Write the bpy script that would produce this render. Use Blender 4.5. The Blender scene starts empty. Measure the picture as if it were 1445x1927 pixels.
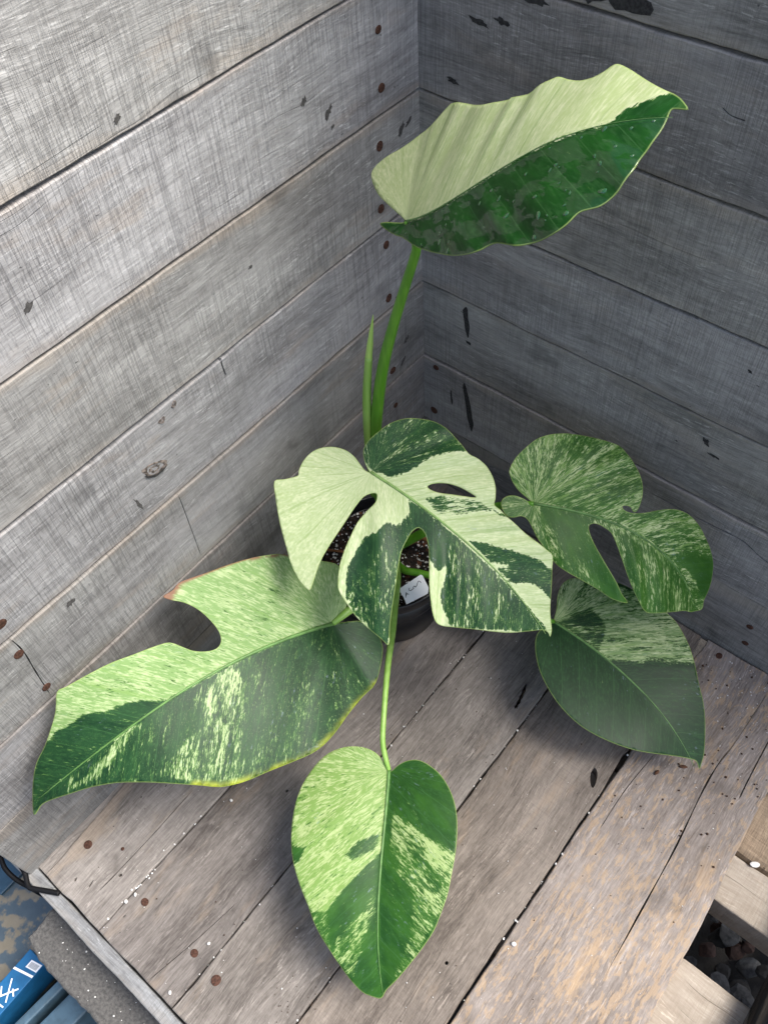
import bpy, bmesh, math, random
import numpy as np
from mathutils import Vector, Matrix
from mathutils.geometry import delaunay_2d_cdt
random.seed(7); rng = np.random.default_rng(7)
scn = bpy.context.scene
COL = scn.collection
R = math.radians

# ------------------------------------------------------------------ camera
cam_data = bpy.data.cameras.new('camera')
cam = bpy.data.objects.new('camera', cam_data); COL.objects.link(cam); scn.camera = cam
cam_data.sensor_fit = 'VERTICAL'; cam_data.sensor_height = 24; cam_data.lens = 24*1634.5/1927
cam_data.clip_start = .02; cam_data.clip_end = 500
right, up, back = (.77354, .63192, -.04799), (-.49121, .64570, .58463), (.40043, -.42866, .80988)
cam.matrix_world = Matrix(((right[0], up[0], back[0], .60282), (right[1], up[1], back[1], -.76346),
                           (right[2], up[2], back[2], 1.22315), (0, 0, 0, 1)))
# ------------------------------------------------------------------ light
SUN_AZ, SUN_EL = 31, 59          # azimuth from +x, elevation
world = bpy.data.worlds.new('World'); scn.world = world; world.use_nodes = True
wn = world.node_tree
sky = wn.nodes.new('ShaderNodeTexSky'); sky.sky_type = 'NISHITA'; sky.sun_disc = False
sky.sun_elevation = R(SUN_EL); sky.sun_rotation = R(90-SUN_AZ)
sky.dust_density = 4; sky.air_density = 1.0; sky.ozone_density = 1.0
bg = wn.nodes['Background']; wn.links.new(sky.outputs[0], bg.inputs[0]); bg.inputs[1].default_value = .074
sl = bpy.data.lights.new('sun', 'SUN'); sl.energy = 1.5; sl.angle = R(30); sl.color = (1, .965, .91)
sun = bpy.data.objects.new('sun', sl); COL.objects.link(sun)
sd = Vector((math.cos(R(SUN_EL))*math.cos(R(SUN_AZ)), math.cos(R(SUN_EL))*math.sin(R(SUN_AZ)), math.sin(R(SUN_EL))))
sun.rotation_euler = sd.to_track_quat('Z', 'Y').to_euler(); sun.location = sd*6
scn.view_settings.view_transform = 'Standard'; scn.view_settings.look = 'None'
scn.view_settings.exposure = 1.74; scn.view_settings.gamma = 1

# ------------------------------------------------------------------ node helpers
class NT:
    def __init__(s, name):
        s.m = bpy.data.materials.new(name); s.m.use_nodes = True; s.t = s.m.node_tree
        s.b = s.t.nodes['Principled BSDF']; s.out = s.t.nodes['Material Output']
    def n(s, typ, **kw):
        x = s.t.nodes.new('ShaderNode'+typ)
        for k, v in kw.items(): setattr(x, k, v)
        return x
    def set(s, sock, v):
        if isinstance(v, bpy.types.NodeSocket): s.t.links.new(v, sock)
        elif isinstance(v, (tuple, list)) and len(v) == 3 and sock.type == 'RGBA': sock.default_value = (*v, 1)
        else: sock.default_value = v
    def math(s, op, a, b=0., c=None, clamp=False):
        x = s.n('Math', operation=op, use_clamp=clamp); s.set(x.inputs[0], a); s.set(x.inputs[1], b)
        if c is not None: s.set(x.inputs[2], c)
        return x.outputs[0]
    def vmath(s, op, a, b):
        x = s.n('VectorMath', operation=op); s.set(x.inputs[0], a); s.set(x.inputs[1], b); return x.outputs[0]
    def noise(s, v, detail=3., rough=.55, scale=1., dist=0.):
        x = s.n('TexNoise'); s.set(x.inputs['Vector'], v); x.inputs['Scale'].default_value = scale
        x.inputs['Detail'].default_value = detail; x.inputs['Roughness'].default_value = rough; x.inputs['Distortion'].default_value = dist
        return x.outputs['Fac']
    def step(s, v, lo, hi, smooth=True):
        x = s.n('MapRange'); x.interpolation_type = 'SMOOTHSTEP' if smooth else 'LINEAR'
        s.set(x.inputs[0], v); s.set(x.inputs[1], lo); s.set(x.inputs[2], hi); return x.outputs[0]
    def mix(s, f, a, b, mode='MIX'):
        x = s.n('Mix', data_type='RGBA', blend_type=mode); s.set(x.inputs[0], f); s.set(x.inputs[6], a); s.set(x.inputs[7], b); return x.outputs[2]
    def bump(s, h, strength, dist, nrm=None):
        x = s.n('Bump'); s.set(x.inputs['Height'], h); x.inputs['Strength'].default_value = strength; x.inputs['Distance'].default_value = dist
        if nrm is not None: s.set(x.inputs['Normal'], nrm)
        return x.outputs[0]
    def p(s, **kw):
        for k, v in kw.items(): s.set(s.b.inputs[k.replace('_', ' ')], v)
        return s.m

def plain(name, col, rough=.6, spec=.5, metal=0., var=0., vs=60., bump=0.):
    t = NT(name); c = t.n('TexCoord').outputs['Object']
    n = t.noise(c, 4, .6, vs)
    col2 = tuple(max(0, x*(1-var)) for x in col)
    t.p(Base_Color=t.mix(t.step(n, .35, .65), col2, col), Roughness=rough, Specular_IOR_Level=spec, Metallic=metal)
    if bump: t.p(Normal=t.bump(n, .6, bump))
    return t.m

def wood(name, light, dark, line, tan, tan_amt=.2, saw=.6, fleck=0., stain=.5, sheen=.25, edge=0., crack=.8, grain=1., thin=1.):
    """weathered sawn timber; local x along the plank, y across it"""
    t = NT(name); c = t.n('TexCoord').outputs['Object']; rnd = t.n('ObjectInfo').outputs['Random']
    cx = t.n('CombineXYZ'); t.set(cx.inputs[0], t.math('MULTIPLY', rnd, 31.)); t.set(cx.inputs[1], t.math('MULTIPLY', rnd, 17.)); t.set(cx.inputs[2], t.math('MULTIPLY', rnd, 7.))
    P = t.vmath('ADD', c, cx.outputs[0])
    S = lambda a, b, z=60.: t.vmath('MULTIPLY', P, (a, b, z))
    warp = t.noise(S(5, 9, 9), 2, .5)
    wv = t.n('CombineXYZ'); t.set(wv.inputs[1], t.math('MULTIPLY', t.math('SUBTRACT', warp, .5), .035))
    Pw = t.vmath('ADD', P, wv.outputs[0])
    SW = lambda a, b, z=60.: t.vmath('MULTIPLY', Pw, (a, b, z))
    fine = t.noise(SW(26, 520), 4, .65)
    mid = t.noise(SW(5, 95, 20), 4, .6)
    broad = t.noise(S(3.2, 11, 5), 4, .6)
    mott = t.noise(S(34, 60, 30), 4, .7)
    fl = t.noise(SW(75, 430, 60), 3, .7)
    f = t.math('ADD', t.math('MULTIPLY', fine, .55*grain), t.math('ADD', t.math('MULTIPLY', mid, .55), t.math('ADD', t.math('MULTIPLY', broad, 1.05), t.math('ADD', t.math('MULTIPLY', mott, .40), t.math('MULTIPLY', fl, .55*grain)))))
    mu = (.55*grain*2+.55+1.05+.40)/2
    f = t.step(f, mu-.29, mu+.29, False)
    col = t.mix(f, dark, light)
    # pale silvery fibres
    fib = t.noise(SW(48, 330, 50), 3, .7)
    fibm = t.math('MULTIPLY', t.step(fib, .57, .66), t.step(t.noise(S(9, 22, 9), 3, .6), .42, .6))
    col = t.mix(t.math('MULTIPLY', fibm, .6), col, tuple(min(1, x*1.4) for x in light))
    # tan where the grey skin has worn
    if tan_amt:
        tn = t.noise(S(7, 26, 9), 4, .65)
        col = t.mix(t.math('MULTIPLY', t.step(tn, .55, .70), tan_amt), col, tan)
    if edge:
        sp_ = t.n('SeparateXYZ'); t.set(sp_.inputs[0], c); en_ = t.math('ADD', sp_.outputs[1], t.math('MULTIPLY', t.math('SUBTRACT', t.noise(S(16, 40, 9), 3, .6), .5), .030))
        col = t.mix(t.math('MULTIPLY', t.step(en_, .125, .137), edge), col, tan)
        col = t.mix(t.math('MULTIPLY', t.step(en_, .012, .002), edge*.6), col, tan)
    if fleck:
        fz = t.noise(S(56, 160, 30), 5, .68, dist=.5); fb = t.noise(S(5, 9, 5), 2, .5)
        fm = t.step(t.math('ADD', fz, t.math('MULTIPLY', t.math('SUBTRACT', fb, .5), .25)), .52, .61)
        col = t.mix(t.math('MULTIPLY', fm, fleck), col, tan)
    # cross-cut saw marks
    swb = t.step(t.noise(S(6, 7, 3), 3, .6), .30, .62)
    sw1 = t.noise(t.vmath('MULTIPLY', P, (150, 1.7, 3)), 2, .6)
    sw3 = t.noise(t.vmath('MULTIPLY', P, (210, 9., 5)), 2, .6)
    sw2 = t.noise(t.vmath('MULTIPLY', P, (520, 40, 9)), 3, .6)
    cont = lambda n, c, w: t.step(t.math('ABSOLUTE', t.math('SUBTRACT', n, c)), w, 0.)
    swl = t.math('MULTIPLY', t.math('MAXIMUM', cont(sw1, .5, .030*thin), t.math('MULTIPLY', cont(sw3, .47, .030*thin), .8)), t.math('ADD', .15, t.math('MULTIPLY', swb, .85)))
    sws = t.math('MULTIPLY', t.math('SUBTRACT', 1., t.step(sw2, .36, .44)), t.math('ADD', .3, t.math('MULTIPLY', swb, .7)))
    sm = t.math('MULTIPLY', t.math('MAXIMUM', swl, t.math('MULTIPLY', sws, .7)), saw)
    col = t.mix(sm, col, line)
    # long checks (cracks) along the grain
    ck = t.noise(SW(3.5, 330, 9), 2, .5)
    ckm = t.math('MULTIPLY', t.math('SUBTRACT', 1., t.step(ck, .27, .31)), crack)
    col = t.mix(ckm, col, line)
    # dark weather stains and pin holes
    sn = t.noise(S(11, 15, 9), 3, .6)
    col = t.mix(t.math('MULTIPLY', t.step(sn, .60, .76), stain), col, tuple(x*.4 for x in dark))
    sp = t.noise(S(120, 200, 60), 2, .5)
    col = t.mix(t.math('MULTIPLY', t.step(sp, .74, .79), .75), col, tuple(x*.3 for x in dark))
    hgt = t.math('SUBTRACT', t.math('ADD', t.math('MULTIPLY', fine, .5), t.math('MULTIPLY', mid, .5)), t.math('ADD', t.math('MULTIPLY', sm, .8), t.math('MULTIPLY', ckm, 1.2)))
    t.p(Base_Color=t.mix(1., col, t.n('ObjectInfo').outputs['Color'], 'MULTIPLY'), Roughness=t.math('ADD', .62, t.math('MULTIPLY', f, .2)), Specular_IOR_Level=sheen, Normal=t.bump(hgt, .75, .0016))
    return t.m

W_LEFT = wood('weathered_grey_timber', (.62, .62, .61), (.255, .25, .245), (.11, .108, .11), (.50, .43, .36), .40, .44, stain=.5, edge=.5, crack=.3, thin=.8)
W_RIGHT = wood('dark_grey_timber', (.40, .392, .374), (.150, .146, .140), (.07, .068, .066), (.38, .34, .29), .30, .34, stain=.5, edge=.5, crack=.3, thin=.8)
W_DECK = wood('grey_brown_deck_timber', (.335, .308, .283), (.110, .097, .087), (.06, .05, .044), (.42, .33, .24), .35, .14, stain=.6, grain=1.25, crack=.35)
W_FLECK = wood('flecked_deck_timber', (.375, .345, .325), (.142, .121, .106), (.06, .05, .042), (.52, .375, .22), .35, .08, fleck=.42, stain=.4, grain=1.15, crack=.25)
W_PALE = wood('pale_sawn_timber', (.46, .405, .34), (.28, .235, .185), (.20, .16, .12), (.45, .34, .23), .4, .25, stain=.25)
W_BROWN = wood('brown_sawn_timber', (.40, .31, .22), (.20, .145, .095), (.07, .05, .035), (.36, .26, .16), .3, .35, stain=.6)

# ------------------------------------------------------------------ object helpers
def link(name, me, mat, parent=None, loc=(0, 0, 0), smooth=False):
    o = bpy.data.objects.new(name, me); COL.objects.link(o); o.location = loc
    if mat is not None and not me.materials: me.materials.append(mat)
    if parent is not None: o.parent = parent
    if smooth: me.polygons.foreach_set('use_smooth', [True]*len(me.polygons))
    return o
def tag(o, label=None, cat=None, group=None, kind=None):
    if label: o['label'] = label
    if cat: o['category'] = cat
    if group: o['group'] = group
    if kind: o['kind'] = kind
    return o
def empty(name, loc=(0, 0, 0)):
    o = bpy.data.objects.new(name, None); COL.objects.link(o); o.location = loc; o.empty_display_size = .02; return o
def mesh(name, V, F):
    me = bpy.data.meshes.new(name); me.from_pydata([tuple(map(float, v)) for v in V], [], F); me.update(); return me
def inpoly(P, poly):
    P = np.asarray(P, float); poly = np.asarray(poly, float)
    x, y = P[:, 0][:, None], P[:, 1][:, None]; a = poly; b = np.roll(poly, -1, 0)
    c = ((a[:, 1] > y) != (b[:, 1] > y)) & (x < (b[:, 0]-a[:, 0])*(y-a[:, 1])/(b[:, 1]-a[:, 1]+1e-30)+a[:, 0])
    return c.sum(1) % 2 == 1
def distpoly(P, poly, closed=True):
    P = np.asarray(P, float); a = np.asarray(poly, float); b = np.roll(a, -1, 0)
    if not closed: a, b = a[:-1], b[:-1]
    d = b-a; out = np.full(len(P), 1e9)
    for i in range(len(a)):
        t = np.clip(((P-a[i])@d[i])/(d[i]@d[i]+1e-18), 0, 1); q = a[i]+t[:, None]*d[i]-P
        out = np.minimum(out, np.sqrt((q*q).sum(1)))
    return out
def area2(p):
    p = np.asarray(p, float); q = np.roll(p, -1, 0); return (p[:, 0]*q[:, 1]-q[:, 0]*p[:, 1]).sum()
def inset(p, d):
    p = np.asarray(p, float); a = np.roll(p, 1, 0); b = np.roll(p, -1, 0); t = b-a
    n = np.stack([-t[:, 1], t[:, 0]], 1); n /= np.linalg.norm(n, axis=1)[:, None]+1e-12
    return p+n*d                       # inward for counter-clockwise loops
def fill(loops, extra=None):
    """triangulate loops[0] minus loops[1:] (+ interior points); returns verts2d, tris, original index of the loop vertices"""
    V = []; E = []
    for l in loops:
        k = len(V); V += [Vector((float(x), float(y))) for x, y in l]; E += [(k+i, k+(i+1) % len(l)) for i in range(len(l))]
    if extra is not None: V += [Vector((float(x), float(y))) for x, y in extra]
    v, e, f, ov, oe, of = delaunay_2d_cdt(V, E, [], 0, 1e-7)
    P = np.array([tuple(x) for x in v]); F = [list(t) for t in f]
    cen = np.array([P[t].mean(0) for t in F])
    ok = inpoly(cen, loops[0])
    for h in loops[1:]: ok &= ~inpoly(cen, h)
    F = [t for t, k in zip(F, ok) if k]
    F = [t if area2(P[t]) > 0 else t[::-1] for t in F]
    mp = {}
    for i, o in enumerate(ov):
        for k in o: mp[k] = i
    return P, F, mp
def catmull(pts, n=3, closed=True):
    p = np.asarray(pts, float); m = len(p); out = []
    for i in range(m if closed else m-1):
        g = lambda k: p[k % m] if closed else p[min(max(k, 0), m-1)]
        a, b, c, d = g(i-1), g(i), g(i+1), g(i+2)
        for j in range(n):
            t = j/n
            out.append(.5*((2*b)+(c-a)*t+(2*a-5*b+4*c-d)*t*t+(3*b-a-3*c+d)*t**3))
    if not closed: out.append(p[-1])
    return np.array(out)
def tube(pts, rad, seg=8, cap=True, flat=1.):
    P = [Vector(p) for p in pts]; V = []; F = []
    for i, p in enumerate(P):
        t = (P[min(i+1, len(P)-1)]-P[max(i-1, 0)]).normalized()
        if i == 0:
            a = Vector((0, 0, 1)) if abs(t.z) < .9 else Vector((1, 0, 0)); n = (a-t*a.dot(t)).normalized()
        else: n = (n-t*n.dot(t)).normalized()
        b = t.cross(n); r = rad[i] if hasattr(rad, '__len__') else rad
        for k in range(seg):
            q = 2*math.pi*k/seg; V.append(p+n*(math.cos(q)*r*flat)+b*(math.sin(q)*r))
    for i in range(len(P)-1):
        for k in range(seg): F.append((i*seg+k, i*seg+(k+1) % seg, (i+1)*seg+(k+1) % seg, (i+1)*seg+k))
    if cap: F.append(tuple(range(seg))[::-1]); F.append(tuple((len(P)-1)*seg+k for k in range(seg)))
    return V, F
def lathe(prof, seg=48):
    V = []; F = []
    for r, z in prof:
        for k in range(seg): V.append((r*math.cos(2*math.pi*k/seg), r*math.sin(2*math.pi*k/seg), z))
    for i in range(len(prof)-1):
        for k in range(seg): F.append((i*seg+k, i*seg+(k+1) % seg, (i+1)*seg+(k+1) % seg, (i+1)*seg+k))
    return V, F
def wobble(x, amp, seed):
    r = np.random.default_rng(seed); y = np.zeros_like(x)
    for f, a in ((4, .5), (11, .35), (27, .25), (70, .18)): y += a*np.sin(x*f*2*np.pi*(.8+.4*r.random())+r.random()*6.3)
    return y*amp

def plank_mesh(length, width, thick, seed, amp=.0009, bev=.0016, lo=None, hi=None, holes=(), r_end=.001):
    """face at z=0, back at -thick; lo/hi = list of (x, offset) control points pushing the long edges"""
    n = max(8, int(length/.012)); x = np.linspace(0, length, n+1)
    yl = wobble(x, amp, seed); yh = width+wobble(x, amp, seed+1)
    if lo: yl = yl+np.interp(x, [a for a, b in lo], [b for a, b in lo])
    if hi: yh = yh+np.interp(x, [a for a, b in hi], [b for a, b in hi])
    ny = 5; e0 = wobble(np.linspace(0, width, ny+2)[1:-1], r_end, seed+2); e1 = wobble(np.linspace(0, width, ny+2)[1:-1], r_end, seed+3)
    ys = np.linspace(0, 1, ny+2)[1:-1]
    L = np.concatenate([np.stack([x, yl], 1), np.stack([length+e1, yl[-1]+(yh[-1]-yl[-1])*ys], 1), np.stack([x, yh], 1)[::-1], np.stack([e0, yl[0]+(yh[0]-yl[0])*ys], 1)[::-1]])
    top = inset(L, bev); hl = [np.asarray(h, float) if area2(h) > 0 else np.asarray(h, float)[::-1] for h in holes]
    P, F, mp = fill([top]+hl)
    V = [(a, b, 0) for a, b in P]; m = len(top); k = len(V); n2 = len(L)
    mid = inset(L, bev*.3)
    V += [(a, b, -bev*.45) for a, b in mid]; V += [(a, b, -bev*1.3) for a, b in L]; V += [(a, b, -thick) for a, b in L]
    q = lambda o, i: k+o*n2+(i % n2)
    for i in range(n2):
        F.append([mp[i], q(0, i), q(0, i+1), mp[(i+1) % m]][::-1]); F.append([q(0, i), q(1, i), q(1, i+1), q(0, i+1)][::-1]); F.append([q(1, i), q(2, i), q(2, i+1), q(1, i+1)][::-1])
    if not hl: F.append([q(2, i) for i in range(n2)][::-1])
    o = m
    for h in hl:
        b0 = len(V); V += [(a, b, -thick*.93) for a, b in inset(h, -.0004)]
        for i in range(len(h)): F.append([mp[o+i], mp[o+(i+1) % len(h)], b0+(i+1) % len(h), b0+i][::-1])
        o += len(h)
    me = mesh('plank', V, F)
    bm = bmesh.new(); bm.from_mesh(me); bmesh.ops.recalc_face_normals(bm, faces=bm.faces); bm.to_mesh(me); bm.free()
    return me
def ell(cx, cy, a, b, rot=0, n=14, jit=.12, seed=0):
    r = np.random.default_rng(seed); q = np.linspace(0, 2*np.pi, n, endpoint=False); k = 1+jit*(r.random(n)-.5)*2
    x, y = a*np.cos(q)*k, b*np.sin(q)*k
    return np.stack([cx+x*math.cos(rot)-y*math.sin(rot), cy+x*math.sin(rot)+y*math.cos(rot)], 1)
def crackpoly(pts, w):
    p = catmull(pts, 5, False); t = np.gradient(p, axis=0); nn = np.stack([-t[:, 1], t[:, 0]], 1); nn /= np.linalg.norm(nn, axis=1)[:, None]
    k = np.linspace(0, 1, len(p)); ww = (w*np.minimum(1, np.minimum(k, 1-k)*8+.12)*(1+.35*np.sin(k*31)))[:, None]
    return np.concatenate([p+nn*ww, (p-nn*ww)[::-1]])

M_RUST = plain('rusty_iron', (.095, .045, .03), .85, .3, var=.6, vs=500, bump=.0006)
M_BLACKSTAIN = plain('black_stain', (.055, .054, .054), .8, .2, var=.5, vs=300)
def nail_mesh(r):
    V, F = lathe([(r*1.02, -.0015), (r, .0005), (r*.8, .0011), (r*.35, .0013), (.0001, .0013)], 12); return mesh('nail', V, F)
NAIL = nail_mesh(.0062); NAIL_S = nail_mesh(.0024); NAIL.materials.append(M_RUST); NAIL_S.materials.append(M_RUST)
def add_nail(plank, x, y, me=None):
    o = bpy.data.objects.new('nail', me or NAIL); COL.objects.link(o); o.parent = plank; o.location = (x, y, 0); o.rotation_euler = (random.uniform(-.12, .12), random.uniform(-.12, .12), random.random()*6); k = random.uniform(.78, 1.12); o.scale = (k, k*random.uniform(.85, 1.05), 1); return o
M_GREYSTAIN = plain('grey_stain', (.105, .102, .098), .85, .2, var=.4, vs=300)
def add_stain(plank, poly, mat=None):
    P, F, _ = fill([np.asarray(poly)]); me = mesh('stain', [(a, b, .0004) for a, b in P], F)
    return link('stain', me, mat or M_BLACKSTAIN, plank)
# ------------------------------------------------------------------ plank walls (face of one at x=0, of the other at y=0)
ZS = [0, .1451, .2869, .4254, .5583, .700, .8361, .978, 1.122, 1.26, 1.40, 1.54, 1.68]
TONE_L = [.52, .54, .60, .72, .75, .88, .95]  # plank greys, bottom up, with the shade low on this wall put in
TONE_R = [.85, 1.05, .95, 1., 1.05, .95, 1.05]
TH = .022
def wall(name, label, side):
    root = empty(name); tag(root, label, 'plank wall'); planks = []
    for i in range(len(ZS)-3):
        z0, z1 = ZS[i], ZS[i+1]; lo_g = .0017 if i else -.012; hi_g = .0017
        if side == 'L':
            ln = .880; hi = None; lo = None
            if i == 5: hi_g = .0035; hi = [(0, 0), (.35, .0), (.62, .0022), (.876, .0028)]
            if i == 3: hi = [(0, -.001), (.4, -.0022), (.5, -.003), (.56, .001), (.876, 0)]
            cr = []
            if i == 2: cr = [crackpoly([(.172, .136), (.174, .105), (.170, .06), (.166, .004)], .0007), crackpoly([(.4117, .136), (.411, .08), (.4098, .006)], .0005)]
            if i == 3: cr = [crackpoly([(.5189, .131), (.5185, .12), (.5199, .103)], .0009)]
            me = plank_mesh(ln, z1-z0-lo_g-hi_g, TH, 100+i*7, .0007 if i > 3 else .0010, .0014, lo, hi, cr)
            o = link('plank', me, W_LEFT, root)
            o.matrix_local = Matrix(((0, 0, 1, random.uniform(-.0012, .0012)), (1, 0, 0, -.8775+random.uniform(-.003, .003)), (0, 1, 0, z0+lo_g), (0, 0, 0, 1)))
        else:
            cr = []
            if i == 1: cr = [crackpoly([(.40, .1045), (.4668, .1042), (.4955, .1056), (.518, .107), (.5379, .106), (.5683, .093), (.62, .085)], .0012)]
            if i == 5: cr = [crackpoly([(.352, .0865), (.362, .082), (.376, .0815)], .0007)]
            me = plank_mesh(1.13, z1-z0-lo_g-hi_g, TH, 300+i*7, .0012, .0015, None, None, cr)
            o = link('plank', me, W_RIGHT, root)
            o.matrix_local = Matrix(((1, 0, 0, -.006), (0, 0, -1, random.uniform(-.0012, .0012)), (0, 1, 0, z0+lo_g), (0, 0, 0, 1)))
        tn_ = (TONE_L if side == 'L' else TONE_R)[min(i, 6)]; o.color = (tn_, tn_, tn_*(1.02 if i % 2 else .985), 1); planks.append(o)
    return root, planks
wallL, PL = wall('plank_wall', 'light grey sawn plank wall with rusty nails at the corner and a knot', 'L')
wallR, PR = wall('plank_wall', 'dark grey plank wall with black drip marks behind the top leaf', 'R')
def row(z): return max(i for i in range(len(ZS)-1) if ZS[i] <= z)
for y, z in ((-.064, .79), (-.064, .729), (-.074, .665), (-.078, .585), (-.072, .529), (-.073, .444), (-.709, .394), (-.709, .311), (-.704, .451), (-.700, .535), (-.074, .31), (-.070, .234), (-.072, .39), (-.705, .24), (-.708, .17), (-.066, .87), (-.066, .95), (-.074, .10), (-.07, .045)):
    i = row(z); add_nail(PL[i], y+.8775, z-ZS[i])
for x, z in ((.596, .096), (.602, .053), (.030, .271), (.026, .173), (.60, .24), (.604, .18)):
    i = row(z); add_nail(PR[i], x, z-ZS[i])
def stainL(y, z, a, b, rot=0, seed=0): i = row(z); add_stain(PL[i], ell(y+.8775, z-ZS[i], a, b, rot, 16, .38, seed), M_GREYSTAIN)
for k, (y, z, a, b, r) in enumerate(((-.1483, .7419, .008, .0035, .9), (-.1821, .7676, .005, .0032, .8), (-.1451, .7235, .0035, .002, .5), (-.5279, .7482, .006, .0035, .7), (-.3964, .8496, .004, .0025, .7),
        (-.292, .6366, .0025, .002, 0), (-.6348, .402, .006, .004, .5), (-.0213, .6689, .006, .003, .6), (-.035, .665, .009, .004, 1.), (-.0403, .3453, .006, .004, 1.), (-.05, .31, .007, .003, .9), (-.515, .455, .002, .012, .2))): stainL(y, z, a, b, r, k)
def stainR(poly): i = row(sum(p[1] for p in poly)/len(poly)); add_stain(PR[i], [(x, z-ZS[i]) for x, z in poly])
def drip(pts, w):
    p_ = catmull(np.array(pts), 5, False); t_ = np.gradient(p_, axis=0); n_ = np.stack([-t_[:, 1], t_[:, 0]], 1); n_ /= np.linalg.norm(n_, axis=1)[:, None]; k = np.linspace(0, 1, len(p_)); r_ = np.random.default_rng(int(w*1e6))
    wa, wb = [(w*np.minimum(1, np.minimum(k*5, (1-k)*3)+.15)*(.55+.45*np.interp(k, np.linspace(0, 1, 6), r_.random(6)*2)))[:, None] for _ in (0, 1)]
    stainR([tuple(x) for x in np.concatenate([p_+n_*wa, (p_-n_*wb)[::-1]])])
drip([(.0804, .415), (.0810, .400), (.0824, .3806), (.0850, .361)], .0042)
stainR(ell(.0865, .352, .0055, .0028, -.3, 12, .3, 3))
drip([(.0585, .240), (.0600, .222), (.0615, .2088)], .0022)
drip([(.0835, .270), (.0862, .250), (.0932, .2112), (.0975, .190), (.101, .172)], .0052)
for k, (x, z, a, b, r) in enumerate(((.0848, .7922, .011, .0038, -.15), (.1122, .7998, .008, .003, -.1), (.0532, .7218, .008, .003, -.1), (.4445, .3871, .007, .004, -.9), (.4598, .3706, .008, .002, -.1), (.1495, .8290, .016, .004, .0),
        (.4616, .5193, .004, .0015, -.5), (.41, .365, .002, .001, 0))): stainR(ell(x, z, a, b, r, 16, .4, 20+k))
for k, (x, z, a, b) in enumerate(((.205, .848, .015, .009), (.243, .852, .020, .011))): stainR(ell(x, z, a, b, -.1, 16, .35, 40+k))
# the knot in the pale wall
def knot(plank, x, y, a, b, rot, mat, seed):
    r = np.random.default_rng(seed); V = [(x, y, -.0012)]; F = []; n = 22; rings = ((.35, .0004), (.6, -.0008), (.8, .0012), (1., .0001))
    for rr, h in rings:
        for k in range(n):
            q = 2*math.pi*k/n; j = 1+.22*(r.random()-.5)+.1*math.sin(3*q)
            u, v = a*rr*j*math.cos(q), b*rr*j*math.sin(q)
            V.append((x+u*math.cos(rot)-v*math.sin(rot), y+u*math.sin(rot)+v*math.cos(rot), h+(.0012*(r.random()-.5) if rr < 1 else 0)+.0002))
    for k in range(n): F.append((0, 1+k, 1+(k+1) % n))
    for i in range(3):
        for k in range(n): F.append((1+i*n+k, 1+(i+1)*n+k, 1+(i+1)*n+(k+1) % n, 1+i*n+(k+1) % n))
    return link('knot', mesh('knot', V, F), mat, plank, smooth=True)
M_KNOT = plain('knot_wood', (.27, .23, .20), .85, .25, var=.75, vs=180, bump=.002)
i = row(.484); knot(PL[i], -.481+.8775, .484-ZS[i], .017, .010, -.5, M_KNOT, 2)
add_stain(PL[i], [(-.481+.8775+a_, .484-ZS[i]+b_) for a_, b_ in ((-.016, .004), (-.012, -.004), (-.003, -.0095), (.008, -.0105), (.015, -.007), (.009, -.0075), (-.002, -.0065), (-.010, -.001))]); bpy.data.objects[PL[i].children[-1].name].location.z = .0016
knot(PL[i], -.452+.8775, .538-ZS[i], .005, .0035, .2, M_KNOT, 3); i = row(.548); knot(PL[3], -.432+.8775, .546-ZS[3], .0045, .003, .9, M_KNOT, 4)

# ------------------------------------------------------------------ plank deck
deck = empty('wooden_deck'); tag(deck, 'grey brown weathered plank deck under the potted plant', None, None, 'structure')
DT = .024
def deckplank(x0, x1, seed, mat, lo=None, hi=None, holes=(), y0=-.866, y1=-.0015, dz=0.):
    """local x = y-y0, local y = x1-x"""
    T = lambda P: [(y-y0, x1-x) for x, y in P]
    # lo moves the x1 side, hi the x0 side: given as (y, dx) with dx in world x
    l = [(y-y0, -d) for y, d in lo] if lo else None; h = [(y-y0, -d) for y, d in hi] if hi else None
    me = plank_mesh(y1-y0, x1-x0, DT, seed, .0011, .0017, l, h, [T(p) for p in holes], .0018)
    o = link('plank', me, mat, deck)
    o.matrix_local = Matrix(((0, -1, 0, x1), (1, 0, 0, y0), (0, 0, 1, dz), (0, 0, 0, 1)))
    o['edge'] = (x1, y0); return o
def dnail(o, x, y, me=None): x1, y0 = o['edge']; return add_nail(o, y-y0, x1-x, me)
d0 = deckplank(.0035, .1268, 501, W_DECK, None, [(-.866, .0135), (-.80, .008), (-.70, .0005), (-.002, 0)],
     [ell(.0976, -.8022, .0022, .0026, 0, 10, .2, 1), ell(.0538, -.8441, .0016, .0032, .3, 10, .3, 2), crackpoly([(.0901, -.659), (.092, -.74), (.0909, -.835)], .0006), ell(.075, -.835, .0012, .006, .3, 10, .3, 3)], dz=.0)
d1 = deckplank(.1285, .2685, 511, W_DECK, None, None, [ell(.197, -.5774, .0019, .0024, 0, 10, .1, 4), crackpoly([(.2459, -.7273), (.237, -.79), (.2231, -.8637)], .0005)], dz=-.0012)
d2 = deckplank(.2705, .4005, 521, W_DECK, None, None, [crackpoly([(.3714, -.2337), (.3757, -.25), (.3788, -.2659), (.3801, -.2776)], .0024)], dz=.0008)
d3 = deckplank(.4025, .5435, 531, W_DECK, [(-.866, .001), (-.60, 0), (-.30, 0), (-.285, -.001), (-.262, -.003), (-.24, -.0045), (-.225, 0), (-.05, 0), (-.0405, -.001), (-.004, -.004)], None,
     [catmull([(.5183, -.2808), (.5256, -.2852), (.5308, -.2973), (.5317, -.3077), (.5251, -.3038), (.5183, -.291)], 3), ell(.5044, -.6113, .0021, .0026, 0, 10, .1, 5)], dz=-.0006)
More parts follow.
